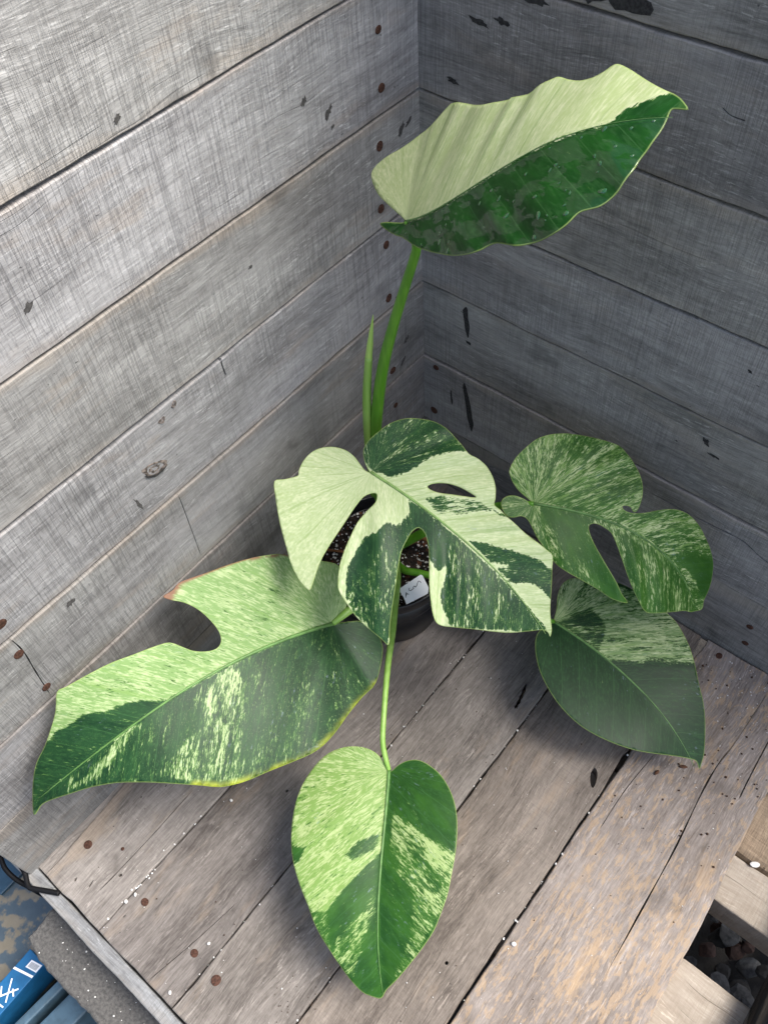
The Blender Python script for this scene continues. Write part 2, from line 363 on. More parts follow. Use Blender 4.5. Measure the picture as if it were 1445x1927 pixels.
d4 = deckplank(.5468, .728, 541, W_FLECK, [(-.866, .012), (-.60, .008), (-.48, .003), (-.40, .004), (-.303, -.002), (-.164, -.006), (-.002, -.004)], [(-.866, .0012), (-.58, .0006), (-.28, -.001), (-.255, .0006), (-.225, -.0015), (-.05, -.0005), (-.02, .0025), (-.002, .003)],
     [crackpoly([(.658, -.03), (.655, -.1297), (.6512, -.1699), (.6518, -.2175), (.6591, -.3069), (.6623, -.3898), (.6658, -.50)], .0009), crackpoly([(.6907, -.08), (.6927, -.1453), (.6954, -.1987)], .0008),
      crackpoly([(.5743, -.2141), (.5681, -.2837), (.5684, -.3492)], .0005)], dz=.0015)
for o, c_ in ((d0, (1.0, 1.0, 1.0)), (d1, (.80, .79, .79)), (d2, (.90, .89, .87)), (d3, (.88, .83, .77)), (d4, (1.0, .96, .92))): o.color = (*c_, 1)
for o, x, y in ((d0, .031, -.804), (d1, .149, -.804), (d1, .246, -.805), (d2, .291, -.809), (d4, .575, -.017), (d3, .43, -.815), (d2, .385, -.81), (d0, .10, -.02), (d2, .30, -.02)): dnail(o, x, y)
dnail(d0, .0735, -.7775, NAIL_S)
sl_ = plank_mesh(.30, .020, .020, 551, .001, .0012); o = link('plank', sl_, W_DECK, deck); o.matrix_local = Matrix(((0, -1, 0, .0185), (1, 0, 0, -.8655), (0, 0, 1, -.0025), (0, 0, 0, 1)))
# front rail and the joists the deck lies on
o = link('rail', plank_mesh(1.1, .0185, .09, 561, .0009, .0016), W_LEFT, deck); o.matrix_local = Matrix(((1, 0, 0, -.085), (0, 1, 0, -.8868), (0, 0, 1, -.0015), (0, 0, 0, 1))); o.color = (.60, .62, .64, 1)
JT = -.0265
def joist(y0, y1, mat, seed, x0=.0, x1=1.3, bev=.002, dz=0., h=.06):
    o = link('joist', plank_mesh(x1-x0, y1-y0, h, seed, .0008, bev), mat, deck); o.matrix_local = Matrix(((1, 0, 0, x0), (0, 1, 0, y0), (0, 0, 1, JT+dz), (0, 0, 0, 1))); return o
joist(-.252, -.150, W_BROWN, 571, bev=.009, dz=.0); joist(-.3265, -.2575, W_PALE, 577); joist(-.56, -.414, W_PALE, 583); joist(-.80, -.70, W_PALE, 587)
o = link('bearer', plank_mesh(.9, .05, .22, 591, .001, .002), W_BROWN, deck); o.matrix_local = Matrix(((0, -1, 0, .66), (1, 0, 0, -.86), (0, 0, 1, JT-.0615), (0, 0, 0, 1)))
o = link('bearer', plank_mesh(.86, .06, .20, 593, .001, .002), W_BROWN, deck); o.matrix_local = Matrix(((0, -1, 0, .045), (1, 0, 0, -.863), (0, 0, 1, JT-.0615), (0, 0, 0, 1)))
o = link('bearer', plank_mesh(.86, .028, .034, 595, .001, .002), W_BROWN, deck); o.matrix_local = Matrix(((0, -1, 0, .0255), (1, 0, 0, -.863), (0, 0, 1, -.0255), (0, 0, 0, 1)))
# ------------------------------------------------------------------ ground under it
def ground():
    t = NT('dark_earth'); c = t.n('TexCoord').outputs['Object']; n = t.noise(c, 6, .65, 30); g = t.noise(c, 4, .6, 4)
    t.p(Base_Color=t.mix(n, (.010, .009, .008), (.04, .036, .032)), Roughness=.95, Normal=t.bump(n, .8, .01)); 
    bm = bmesh.new(); bmesh.ops.create_grid(bm, x_segments=60, y_segments=60, size=1.5)
    for v in bm.verts:
        if max(abs(v.co.x), abs(v.co.y)) > 1.49: v.co *= 12
        else: v.co.z = .012*math.sin(v.co.x*17+v.co.y*9)+.010*math.sin(v.co.y*23-v.co.x*13)
    me = bpy.data.meshes.new('ground'); bm.to_mesh(me); bm.free()
    return tag(link('ground', me, t.m, None, (.3, -.6, -.42), True), 'dark earth below the deck', None, None, 'structure')
ground()

# ------------------------------------------------------------------ pot, soil
PC = Vector((.115, -.245, 0)); PZ = .0026
pot = empty('plant_pot', (PC.x, PC.y, PZ)); tag(pot, 'round black plastic nursery pot standing on the deck', 'pot')
M_POT = plain('black_plastic', (.006, .007, .009), .30, .45, var=.2, vs=40)
V, F = lathe([(.0001, 0), (.074, 0), (.081, .0015), (.0835, .005), (.0965, .122), (.0945, .122), (.0935, .10), (.092, .08)], 64)
link('body', mesh('body', V, F), M_POT, pot, smooth=True)
V, F = lathe([(.0968, .1215), (.1005, .122), (.1018, .125), (.1028, .141), (.1020, .1436), (.1002, .144), (.0985, .1425), (.0968, .122)], 64)
link('rim', mesh('rim', V, F), M_POT, pot, smooth=True)
def soil_z(x, y): return .121+PZ+.004*math.sin(x*70+1)*math.sin(y*64)+.0022*math.sin(x*190+y*120)+.0016*math.sin(y*260-x*90)+.006*max(0, 1-math.hypot(x, y)/.06)
t = NT('potting_mix'); c = t.n('TexCoord').outputs['Object']; n = t.noise(c, 6, .7, 160); n2 = t.noise(c, 3, .6, 60)
t.p(Base_Color=t.mix(t.step(n, .4, .7), (.012, .009, .007), t.mix(n2, (.05, .03, .02), (.10, .055, .035))), Roughness=.95, Normal=t.bump(n, 1., .006))
g = [(i, j) for i in range(-48, 49) for j in range(-48, 49)]; idx = {}; V = []; F = []
for i, j in g:
    x, y = i*.002, j*.002
    if math.hypot(x, y) < .0936: idx[i, j] = len(V); V.append((x, y, soil_z(x, y)+random.uniform(-.0014, .0014)))
for i, j in g:
    q = [(i, j), (i+1, j), (i+1, j+1), (i, j+1)]
    if all(k in idx for k in q): F.append([idx[k] for k in q])
soil = link('potting_soil', mesh('potting_soil', V, F), t.m, None, (PC.x, PC.y, 0)); tag(soil, 'dark potting mix with white specks filling the black pot', 'soil', None, 'stuff')
M_PERL = plain('white_perlite', (.78, .77, .74), .9, .2, var=.15, vs=400)
M_CHIP = plain('bark_chip', (.16, .07, .04), .9, .2, var=.5, vs=300)
OCT = [(1, 0, 0), (-1, 0, 0), (0, 1, 0), (0, -1, 0), (0, 0, 1), (0, 0, -1)]
ICO = None
def crumbs(places, name, mat, parent=None, flat=1.):
    global ICO
    if ICO is None:
        bm = bmesh.new(); bmesh.ops.create_icosphere(bm, subdivisions=1, radius=1); ICO = ([tuple(v.co) for v in bm.verts], [[v.index for v in f.verts] for f in bm.faces]); bm.free()
    V = []; F = []
    for (x, y, z, r) in places:
        k = len(V); e = Matrix.Rotation(random.random()*6, 3, 'Z')@Matrix.Rotation(random.random()*.6, 3, 'X'); s = Vector((random.uniform(.7, 1.25), random.uniform(.7, 1.2), random.uniform(.6, .95)*flat))
        for v in ICO[0]:
            w = e@Vector((v[0]*s.x, v[1]*s.y, v[2]*s.z))*r*random.uniform(.86, 1.14); V.append((x+w.x, y+w.y, z+w.z))
        F += [[k+a for a in f] for f in ICO[1]]
    return link(name, mesh(name, V, F), mat, parent, smooth=False)
pl = []
for k in range(520):
    a, r = random.random()*6.283, .092*math.sqrt(random.random()); x, y = r*math.cos(a), r*math.sin(a)
    pl.append((x, y, soil_z(x, y)+.0006, random.choice((.0009, .0012, .0016, .0016, .0023))))
tag(crumbs(pl, 'perlite', M_PERL, soil), kind='stuff')
ch = [(r*math.cos(a), r*math.sin(a), soil_z(r*math.cos(a), r*math.sin(a)), random.uniform(.002, .005)) for a, r in ((random.random()*6.283, .09*math.sqrt(random.random())) for _ in range(90))]
tag(crumbs(ch, 'bark_chips', M_CHIP, soil, .5), kind='stuff')

# ------------------------------------------------------------------ the plant
LEAVES={
 'top':dict(B=(0.1568, -0.222, 0.72),eu=(0.7887, -0.0098, 0.6147),en=(-0.3967, -0.772, 0.4966),L=0.3066,bend=(0.0009, 0.0199),arch=0.02,fold=(-0.16, 0.25),curl=(0.5, 0.7),tip=0.6,back=0,corr=(0.0022, 0.05),base=(0.0, 0),
  rib=.93,
  out=[(-2.5,0.8),(-27,18.4),(-57.4,40.6),(-77.4,63.8),(-75.8,73.8),(-55.4,79.3),(-27.3,80.5),(-1.7,84.8),(27.1,90.8),(43.1,98.4),(53.7,100.1),(81.4,87.7),(114,70.3),(137.3,62.6),(160.9,54.2),(179.8,51.5),(194,50.8),(200.5,50.6),(208.6,45.4),(218.6,40.6),(229.2,38.9),(237.9,40.3),(243.7,42.8),(247.9,42.8),(254.6,38.4),(263.9,30.2),(274.4,22.3),(279.8,18.8),(284.8,16),(289.3,11.9),(293,5.6),(286.8,5.8),(283.8,5),(281.8,-1.7),(279,-10.6),(274,-21.4),(269.3,-28.8),(266.8,-38.1),(260.6,-48.3),(253.1,-55.9),(246.6,-60.1),(238,-61.3),(233.8,-63.2),(228.2,-69.4),(220.4,-73.7),(209.5,-75.3),(195.8,-74.7),(182.6,-72.7),(159.3,-62.4),(148.9,-60.5),(142.2,-62.1),(128.9,-60.9),(99,-51.8),(64.8,-39.1),(23.6,-24.7),(-15.6,-10.5),(-37.3,1.5),(-45.4,8.1),(-33.5,6.7),(-9.2,0.3)],
  holes=[],
  lay=[([(3.2,0.3),(24.8,0.3),(98.2,0.3),(159.4,0.3),(209.2,0.3),(244.6,0.3),(250,4),(260.2,10.2),(266.9,12.2),(276.2,15.4),(281.5,17.5),(284.7,23),(243.3,52.1),(170.5,69.5),(38.5,114.3),(-108.2,97.4),(-93,56.3),(-18.6,2.5)],1.3,0.55)],
  marks={}),
 'middle':dict(B=(0.1464, -0.2912, 0.4),eu=(0.949, -0.0325, -0.3135),en=(0.2887, -0.3093, 0.9061),L=0.2871,bend=(0.0128, 0.0021),arch=0.012,fold=(0.2, 0.2),curl=(1.7, 1.6),tip=0.5,back=1,corr=(0.0028, 0.055),base=(1.3, 0.5),
  out=[(-1.9,-1.1),(-11.7,2.1),(-21.6,8.5),(-27.3,15.3),(-29.7,26.7),(-28.3,41.7),(-25.2,58.5),(-18.1,73),(-8.1,84.3),(6.4,93.6),(21.9,96.5),(38.2,95.1),(55.5,90.4),(71.8,84.9),(83.9,87.4),(96.9,86.8),(111.1,80.5),(122.3,72.4),(131.5,61.9),(136.2,55.1),(145.6,55.7),(159.4,53.9),(178.8,55),(200.1,57.2),(215.3,59.8),(226.3,61.4),(237.1,51),(248.1,39.8),(258.6,28.3),(266.5,21),(279.1,12.6),(285.6,8.6),(289.3,2.5),(284,3.5),(276.4,-1.4),(266,-15.3),(251,-34.7),(233.8,-51.9),(214.5,-68.2),(195.5,-84.6),(185.6,-91.5),(178.1,-92.7),(167.2,-87.2),(152.5,-75.2),(138.9,-61.7),(122.5,-43.4),(111.6,-32.7),(100.9,-25),(92.5,-22.4),(88.1,-24.4),(86.6,-31.7),(88.9,-43.2),(93.7,-57.6),(102.7,-73.2),(112.5,-87.8),(122.2,-102.1),(132.9,-118.4),(144.2,-133.9),(156.7,-149.5),(145.5,-150.4),(130.3,-151.3),(113.9,-151),(99.3,-148.9),(82.4,-143.9),(70.7,-139.2),(63.4,-132.3),(51.7,-115.8),(43.9,-99),(37.4,-80.9),(31.6,-61.7),(29.9,-43.8),(30.3,-30),(26.7,-22.1),(22.6,-19.2),(17.5,-23.8),(14.8,-33.1),(16.5,-49.3),(19.8,-67.4),(22.8,-85.2),(25.7,-102.8),(29.3,-119.7),(34.7,-135),(41,-149.6),(44.4,-159.2),(38.9,-160.1),(27.7,-157.9),(10.4,-150),(-7.7,-138.5),(-27.6,-126.8),(-44.7,-115.5),(-63.2,-101.7),(-78.9,-88.1),(-71.4,-78.2),(-62.2,-64.2),(-65.5,-59.1),(-70.2,-47.3),(-71.2,-33.7),(-67.7,-21.3),(-58.2,-9.4),(-44.8,-1.6),(-30.9,0.4),(-18.7,-1.5),(-8.2,-3.5)],
  holes=[[(63.2,22.7),(63.7,27.5),(69.8,34.7),(79.7,41.1),(91.5,45.1),(103.7,46.9),(114.3,47.3),(102.5,39.3),(90.2,32.2),(80.1,26.1),(70.7,22.8)]],
  lay=[([(-5.5,0.9),(-49,10.2),(-38,72.1),(20.8,116.8),(76.3,88.8),(60.7,78.2),(52.8,69.5),(42.4,52.9),(37.1,34.1),(32.9,21),(23.4,7),(13,4.9),(-0.4,1)],0.27,0.2),
   ([(69.2,10.2),(85.1,27.4),(112.8,45.4),(125.7,48.8),(149,55.4),(167.9,55.2),(140.1,47.3),(129.5,37.7),(117.7,22.3),(104.2,9.1),(98.8,4.5),(83.1,4.8)],0.5,0.1),
   ([(137.9,1.3),(165.6,18.8),(192.3,32.9),(214.8,46.4),(242.3,53.5),(268.4,26.4),(244.4,25.7),(230.6,20.6),(214.7,3.8),(182.6,0.9),(158.9,1.4)],0.26,0.1),
   ([(177.5,0.9),(197.6,17.3),(196.5,11.3),(186,0.9)],1.1,0.1),
   ([(54.5,-1.2),(68.6,-14.2),(68.2,-35.2),(56,-40.6),(56.9,-55.7),(49.7,-70.6),(54.4,-90.2),(57.4,-107.7),(67.9,-125.2),(82.5,-142.2),(100.1,-149.9),(159.5,-154.9),(128.3,-96.5),(92.9,-28.2),(120.2,-45.3),(141.2,-49.4),(144.9,-37.1),(155.2,-55.7),(159.9,-67.9),(172.1,-75.6),(197.4,-86.5),(284.7,-0.7),(284.1,5.2),(253.7,3.4),(217.1,1.5),(184.2,-0.8),(152,-1.8),(119.4,-1.1),(86.4,1)],0.26,0.1),
   ([(58,-5.3),(75.8,-1),(102,-6.4),(127.8,-10.8),(140.5,-43.1),(135.4,-48.3),(117.1,-34.7),(93.1,-17.8),(84.2,-25.3),(72,-18.2)],0.12,0.1),
   ([(56.6,-41.2),(57.2,-56.1),(50.1,-71),(54.7,-90.6),(59.9,-107.2),(80,-105.5),(74.8,-74.6)],0.1,0.1)],
  marks={}),
 'right':dict(B=(0.304, -0.166, 0.33),eu=(0.8985, 0.2237, -0.3776),en=(0.4345, -0.3316, 0.8374),L=0.2516,bend=(0.0328, 0.0067),arch=0.012,fold=(0.16, 0.16),curl=(1.8, 1.8),tip=0.5,back=0.5,corr=(0.0022, 0.05),base=(0.5, 1.0),
  out=[(-2.4,0.2),(-11.8,1.9),(-25.1,4.2),(-36.5,9.2),(-43,14.1),(-47.8,18.6),(-49.8,27.7),(-49.5,39.8),(-45.9,54),(-39.4,71.7),(-29.9,84.4),(-17.4,94.8),(-1.1,104.3),(17.8,104.6),(37.4,102.9),(56.1,100.8),(70.3,91),(87.3,79.8),(99.6,66.6),(108.2,52.5),(113.4,40.4),(115.7,28.4),(112.8,23.3),(106.6,26.8),(100.7,27),(96.2,24.1),(99.1,21.3),(106.1,20.4),(114.4,22.7),(124.9,28.7),(136.4,38.7),(148.8,48.3),(161.6,55.5),(177.5,61.2),(191.2,60.6),(212.8,60.1),(229.4,59.5),(244.2,55.1),(252.8,43.5),(259.8,29.3),(261.1,13.4),(266.2,2.6),(257.9,-5.7),(241.9,-19.8),(228.8,-35.5),(211.7,-53.8),(198.4,-66.9),(191.3,-70.9),(181.7,-71.3),(169.9,-67.2),(155.3,-58.6),(140.8,-47.4),(128.6,-37),(114.2,-24.1),(102,-13.7),(90.7,-9.8),(79.6,-8.3),(73.3,-11.2),(73.3,-16.5),(79.3,-24.6),(90.1,-35),(107.3,-48),(122.2,-58),(137.3,-67),(150.2,-75),(164.1,-78.8),(151.9,-85),(139,-87),(120.9,-85),(100.2,-83.4),(76.3,-79.9),(58.3,-72.8),(38.9,-57.9),(22.7,-44.3),(11.3,-32),(1.2,-22.1),(-7,-22.7),(-14.8,-29.8),(-24.4,-31.2),(-33.8,-25),(-37.5,-18.3),(-34.8,-10.1),(-26.4,-3.7),(-14.4,-1.2),(-5.3,-1.6)],
  holes=[],
  lay=[([(-47.1,-9.2),(-1.1,-1.1),(27,4.1),(51.2,3.9),(78.3,0.2),(108.1,-6.4),(138.4,-9.2),(168.4,-5.2),(201.3,4.2),(256,18),(267.8,-8.5),(161.3,-98.2),(-19.3,-57.6)],0.36,0.6),
   ([(6.9,-3.1),(41.5,-1.2),(69.1,-7.6),(75.4,-26.1),(116.6,-55.1),(169.1,-78.2),(139.5,-92.1),(105.1,-72.4),(53.9,-45),(20.4,-18.2)],0.16,0.5),
   ([(188.3,9.1),(207.7,28.1),(249.8,63.3),(268.2,40.3),(260.1,17.4),(237.1,16.7),(208.7,11.2)],0.02,0.3),
   ([(131.3,-79.3),(138.6,-69.1),(172.5,-78.5),(152.2,-89.8)],-0.1,0.2)],
  marks={}),
 'low_right':dict(B=(0.3737, -0.1875, 0.13),eu=(0.9677, -0.1445, -0.2063),en=(0.1849, -0.1489, 0.9714),L=0.2666,bend=(0.0153, 0.0019),arch=0.01,fold=(0.1, 0.12),curl=(0.5, 0.5),tip=0.4,back=0.3,corr=(0.0002, 0.05),base=(0.02, 0.5),
  out=[(-1.7,-0.1),(-7.3,10.8),(-12.4,18),(-23.7,31.6),(-30.1,46.4),(-29.2,59.7),(-21,71.8),(-0.8,91.9),(22.5,103.2),(51.6,107.5),(76.6,109.3),(97.5,108.6),(114.4,107),(136.8,99.1),(155.3,90.6),(171.7,80.7),(193.6,66.6),(211.8,57.8),(230,46.2),(244.5,34.7),(260.1,21.6),(266.8,11.9),(270,4.8),(261.7,6.6),(253.3,0.5),(235.3,-19),(210.2,-46.9),(188.6,-66.7),(162,-83.4),(135.4,-94.1),(110.4,-97.7),(84.2,-95.1),(61.2,-87.5),(38.6,-76.1),(18.9,-60.5),(4,-43.7),(-3.8,-29.6),(-3.4,-15.7),(-1.1,-4.8)],
  holes=[],
  lay=[([(-2,-0.5),(-41.9,12),(-28.3,79.5),(76.4,118.1),(140.5,103.2),(177.3,87.3),(155.3,65.7),(134.3,48.5),(116,25),(100.5,7.1),(86.6,-0.7),(39.5,0.2)],0.62,1),
   ([(5.7,2.3),(20.1,48.4),(54.9,37.2),(70.7,2.3),(38.5,1.4)],0.3,0.8)],
  marks={}),
 'left':dict(B=(0.1697, -0.4148, 0.225),eu=(-0.2274, -0.971, 0.0732),en=(0.6073, -0.0826, 0.7901),L=0.4097,bend=(-0.0327, 0.0002),arch=0.02,fold=(0.25, 0.12),curl=(0.6, 0.3),tip=1,back=0.5,corr=(0.0006, 0.06),base=(0.21, 0.2),
  out=[(-1.1,-0.5),(-12,-1.5),(-27.6,-9.2),(-41.8,-30.5),(-44.8,-60.3),(-26.1,-79.2),(13.5,-106.3),(37.5,-111.5),(62.4,-113.8),(91.7,-114.5),(113.8,-114.5),(131.3,-115.7),(149,-116.4),(158.7,-111.7),(172.2,-110.4),(167.3,-102.8),(154.6,-92.3),(144.2,-77.4),(137.7,-58.5),(135.4,-41.7),(138.9,-29.7),(147.9,-24.6),(161.2,-27.9),(173.7,-36.2),(182.6,-47.2),(192.2,-58.3),(207.2,-62.9),(233.5,-68.5),(259.2,-75),(285.8,-79.3),(312.9,-83),(324.8,-84.8),(335.9,-69.3),(349,-56.9),(366.4,-44.2),(380.9,-36.7),(392.5,-26.7),(407.2,-6.8),(416.5,12.9),(405.3,8.3),(393.8,9.5),(369.7,18.5),(344.9,28.1),(319.4,41.8),(293.6,60.3),(268.7,80.7),(248.7,97.2),(226,116.3),(201.6,127),(170.5,132.9),(134.9,139.1),(104.4,140.1),(75,131),(45.9,115.7),(17.7,102.1),(-7.4,92.3),(-24.9,78),(-39.7,61.9),(-45.2,44),(-41.1,26.6),(-31.2,14.2),(-14,6)],
  holes=[],
  lay=[([(0.3,0.4),(22.1,-3.7),(75.1,0.2),(126.4,2.6),(171.4,1.7),(219.7,0.4),(232.6,-3.4),(253.5,-19.5),(271.6,-27),(284.9,-29.4),(311,-42),(339,-45),(367.4,-49),(355.2,-100),(182.8,-147.2),(5.1,-138.1),(-116.9,-30.5),(-25.6,2.4)],0.74,1.35),
   ([(148.7,-5.2),(137.3,20.5),(155.5,57.2),(184.9,93.1),(207.3,124),(247.5,95.1),(279,60.9),(244.2,53),(208.4,43.6),(181,11.4)],0.42,0.3),
   ([(281.1,-3.5),(314.4,8.8),(366.6,13.5),(342.6,24.3),(304.2,16.5),(266.6,3.5)],0.5,0.6),
   ([(2,3.3),(-71,38.2),(-33.3,91.8),(4.8,94.3),(15.1,57.5),(11.6,25.5)],0.08,0.2),
   ([(313.5,-44),(254.3,-18.1),(233.2,-2.3),(270.3,-3),(327.3,-0.9),(409.1,11),(400.7,-21.5),(348.2,-48.7)],0.14,0.2)],
  marks={'yellow':[(-5.5,95.2),(46.8,117.4),(75.9,132.6),(105.3,141.6),(135.8,140.6),(170.8,133.5),(201.9,127.6),(226.3,116.8),(249,97.7)],'brown':[(-11.2,-91.8),(13.5,-106.3),(62.4,-113.8),(113.8,-114.5),(131.3,-115.7),(149,-116.4),(158.7,-111.7),(172.2,-110.4),(167.3,-104)]}),
 'front':dict(B=(0.3275, -0.4986, 0.14),eu=(0.5812, -0.7846, -0.2159),en=(0.0802, -0.2087, 0.9747),L=0.2548,bend=(-0.0055, -0.0053),arch=0.012,fold=(0.3, 0.28),curl=(2.0, 2.0),tip=0.5,back=0.5,corr=(0.0006, 0.045),base=(0.1, 0.4),
  out=[(0.5,0.3),(-7.1,-5),(-17.7,-14),(-23.9,-24.3),(-27.2,-39.5),(-25.9,-57.2),(-18.1,-77.2),(-1.9,-94.4),(20.5,-107.5),(42.4,-113.5),(70.7,-114.4),(93.7,-111.4),(116.1,-105),(137.9,-94.8),(159.2,-83.1),(184.3,-71.3),(204.9,-57.5),(223.6,-45.1),(240.1,-33.3),(250.5,-23.6),(254.9,-13),(256.3,-2.8),(247.3,4.6),(235.7,18.5),(219.9,34.6),(200.2,52.3),(180.7,66.9),(159.4,76.1),(140.1,82.5),(118.5,86.1),(96.5,89),(74.2,89.8),(53.7,88.1),(35.3,83.5),(16.6,74.2),(2.3,62.6),(-8.4,47.4),(-12.5,34.7),(-10.8,21.9),(-6,11.7),(0.5,4.2)],
  holes=[],
  lay=[([(1.2,0.4),(31.8,0.1),(67.1,-0.2),(96.8,-0.2),(113.1,-17),(142.5,-42.5),(164.7,-59.9),(165.5,-81.5),(138.5,-111.1),(-1.9,-137.5),(-37.2,-55.3),(-33.7,-17.2)],0.74,1.3),
   ([(104.1,-45.1),(85.5,-29.3),(76.4,-2.9),(94.9,-9.4),(107.1,-34.1)],0.22,0.4),
   ([(93.7,-112),(95.6,-93.8),(111.5,-99.3),(113.9,-106.5)],0.05,0.2),
   ([(141.2,-5.4),(160.9,-13.5),(191.9,-47.7),(213.4,-55.7),(237.9,-30.7),(199.3,-18),(160.5,-2)],0.45,0.8),
   ([(163.4,-81.6),(166.8,-59.9),(213.2,-51.1),(192.7,-68.9)],0.35,0.8),
   ([(48.3,8),(66.6,32.2),(79.6,57.5),(90.2,77.3),(98.7,89.7),(148.6,82.7),(189.5,57.5),(217.4,41.9),(236,13.7),(188.3,38.8),(143.7,42.8),(122.8,22.3),(89.8,9.6)],0.42,0.5),
   ([(52.9,16),(81.9,57.7),(98.7,89.7),(121.1,74.6),(80.1,38.3)],0.62,0.5)],
  marks={}),
}

def leaf_mat(name, wet=0., off=0., g1=(.016, .070, .020), g2=(.030, .105, .028), mid=(.27, .43, .16), cr=(1., 1., 1.)):
    t = NT(name); pat = t.n('Attribute', attribute_name='pat'); sx = t.n('SeparateColor'); t.set(sx.inputs[0], pat.outputs['Color'])
    D, Mo, Ed = sx.outputs[0], sx.outputs[1], sx.outputs[2]
    mk = t.n('Attribute', attribute_name='mark'); sm = t.n('SeparateColor'); t.set(sm.inputs[0], mk.outputs['Color']); Ye, Br = sm.outputs[0], sm.outputs[1]
    V0 = t.n('Attribute', attribute_name='vein').outputs['Vector']
    V = t.vmath('ADD', V0, (off, off*1.7, off*.3))
    wob = t.noise(t.vmath('MULTIPLY', V, (30, 30, 1)), 2, .5)
    wv = t.n('CombineXYZ'); t.set(wv.inputs[0], t.math('MULTIPLY', t.math('SUBTRACT', wob, .5), .004)); Vw = t.vmath('ADD', V, wv.outputs[0])
    n1 = t.noise(t.vmath('MULTIPLY', Vw, (560, 180, 1)), 5, .70)
    n2 = t.noise(t.vmath('MULTIPLY', Vw, (210, 58, 1)), 4, .62)
    n3 = t.noise(t.vmath('MULTIPLY', Vw, (52, 20, 1)), 2, .5)
    nn = t.math('ADD', t.math('MULTIPLY', n1, .46), t.math('ADD', t.math('MULTIPLY', n2, .34), t.math('MULTIPLY', n3, .20)))
    nn = t.step(nn, .35, .66, False)
    mask = t.step(t.math('SUBTRACT', t.math('ADD', nn, D), 1.), -.05, .05)
    # green tissue
    gb = t.noise(t.vmath('MULTIPLY', V, (40, 25, 1)), 3, .6); gf = t.noise(t.vmath('MULTIPLY', V, (300, 160, 1)), 3, .6)
    green = t.mix(t.step(gb, .38, .62), g1, g2)
    green = t.mix(t.math('MULTIPLY', t.step(gf, .45, .7), .35), green, (.055, .17, .045))
    sv = t.n('SeparateXYZ'); t.set(sv.inputs[0], Vw); lat = t.math('ABSOLUTE', t.math('SUBTRACT', t.math('FRACT', t.math('MULTIPLY', sv.outputs[0], 34.)), .5))
    green = t.mix(t.math('MULTIPLY', t.step(lat, .030, .0), .45), green, (.07, .19, .055))
    # pale tissue: cream, or cream netted with green
    cream = t.mix(t.step(t.noise(t.vmath('MULTIPLY', V, (420, 260, 1)), 3, .6), .35, .7), tuple(x*y for x, y in zip((.66, .76, .42), cr)), tuple(x*y for x, y in zip((.80, .86, .56), cr)))
    m1 = t.noise(t.vmath('MULTIPLY', Vw, (430, 110, 1)), 4, .65)
    m2 = t.noise(t.vmath('MULTIPLY', Vw, (130, 30, 1)), 3, .6)
    net = t.math('MULTIPLY', t.step(t.math('ADD', t.math('MULTIPLY', m1, .65), t.math('MULTIPLY', m2, .35)), .59, .44), Mo)
    cream = t.mix(t.math('MULTIPLY', net, .9), cream, mid)
    ln = t.noise(t.vmath('MULTIPLY', Vw, (230, 5, 1)), 2, .5)
    cream = t.mix(t.math('MULTIPLY', t.step(ln, .40, .33), .35), cream, (.26, .44, .10))
    col = t.mix(mask, green, cream)
    # intermediate lime fringe round the streaks
    fr = t.math('MULTIPLY', t.math('SUBTRACT', t.step(t.math('SUBTRACT', t.math('ADD', nn, D), 1.), -.20, -.01), mask), .7)
    col = t.mix(fr, col, (.16, .33, .07))
    dust = t.noise(t.vmath('MULTIPLY', Vw, (900, 520, 1)), 2, .6)
    col = t.mix(t.math('MULTIPLY', t.math('MULTIPLY', t.step(dust, .61, .70), t.step(D, .05, .25)), t.math('MULTIPLY', t.math('SUBTRACT', 1., mask), .38)), col, tuple(x*y for x, y in zip((.42, .55, .24), cr)))
    # margins
    col = t.mix(t.math('MULTIPLY', t.step(Ed, .13, .03), .6), col, (.42, .56, .17))
    col = t.mix(t.math('MULTIPLY', t.math('MULTIPLY', Ye, t.step(gb, .3, .6)), .8), col, (.52, .58, .05))
    col = t.mix(Br, col, t.mix(gf, (.20, .09, .05), (.36, .20, .12)))
    # dried water marks
    if not wet:
        ws = t.noise(t.vmath('MULTIPLY', V, (170, 110, 1)), 4, .7); wb = t.step(t.noise(t.vmath('MULTIPLY', V, (18, 18, 1)), 2, .5), .50, .62)
        col = t.mix(t.math('MULTIPLY', t.math('MULTIPLY', t.step(ws, .60, .70), wb), .28), col, (.42, .52, .60))
    bh = t.math('ADD', t.math('MULTIPLY', t.noise(t.vmath('MULTIPLY', V, (140, 10, 1)), 2, .5), .6), t.math('MULTIPLY', gf, .25))
    nrm = t.bump(bh, .16, .0012)
    rough = t.math('ADD', .38, t.math('MULTIPLY', gf, .16))
    if wet:
        sep = t.n('SeparateXYZ'); t.set(sep.inputs[0], V0); half = t.math('LESS_THAN', sep.outputs[2], 0.)
        wz = t.noise(t.vmath('MULTIPLY', V, (52, 70, 1)), 3, .5, dist=.3)
        film = t.math('MULTIPLY', t.step(wz, .485, .505), half)
        drop = t.noise(t.vmath('MULTIPLY', V, (190, 210, 1)), 2, .5)
        fn = t.bump(t.math('ADD', film, t.math('MULTIPLY', drop, 0.5)), .10, .0012)
        t.set(t.b.inputs['Coat Normal'], fn); rough = t.math('ADD', rough, t.math('MULTIPLY', half, .02))
    t.p(Base_Color=col, Roughness=rough, Specular_IOR_Level=.30, Normal=nrm, Coat_Weight=t.math('MULTIPLY', film, 1.) if wet else .04, Coat_IOR=1.5, Coat_Roughness=.04 if wet else .3)
    tr = t.n('BsdfTranslucent'); t.set(tr.inputs[0], t.mix(.25, col, (.25, .5, .03))); t.set(tr.inputs[1], nrm)
    mx = t.n('MixShader'); mx.inputs[0].default_value = .26
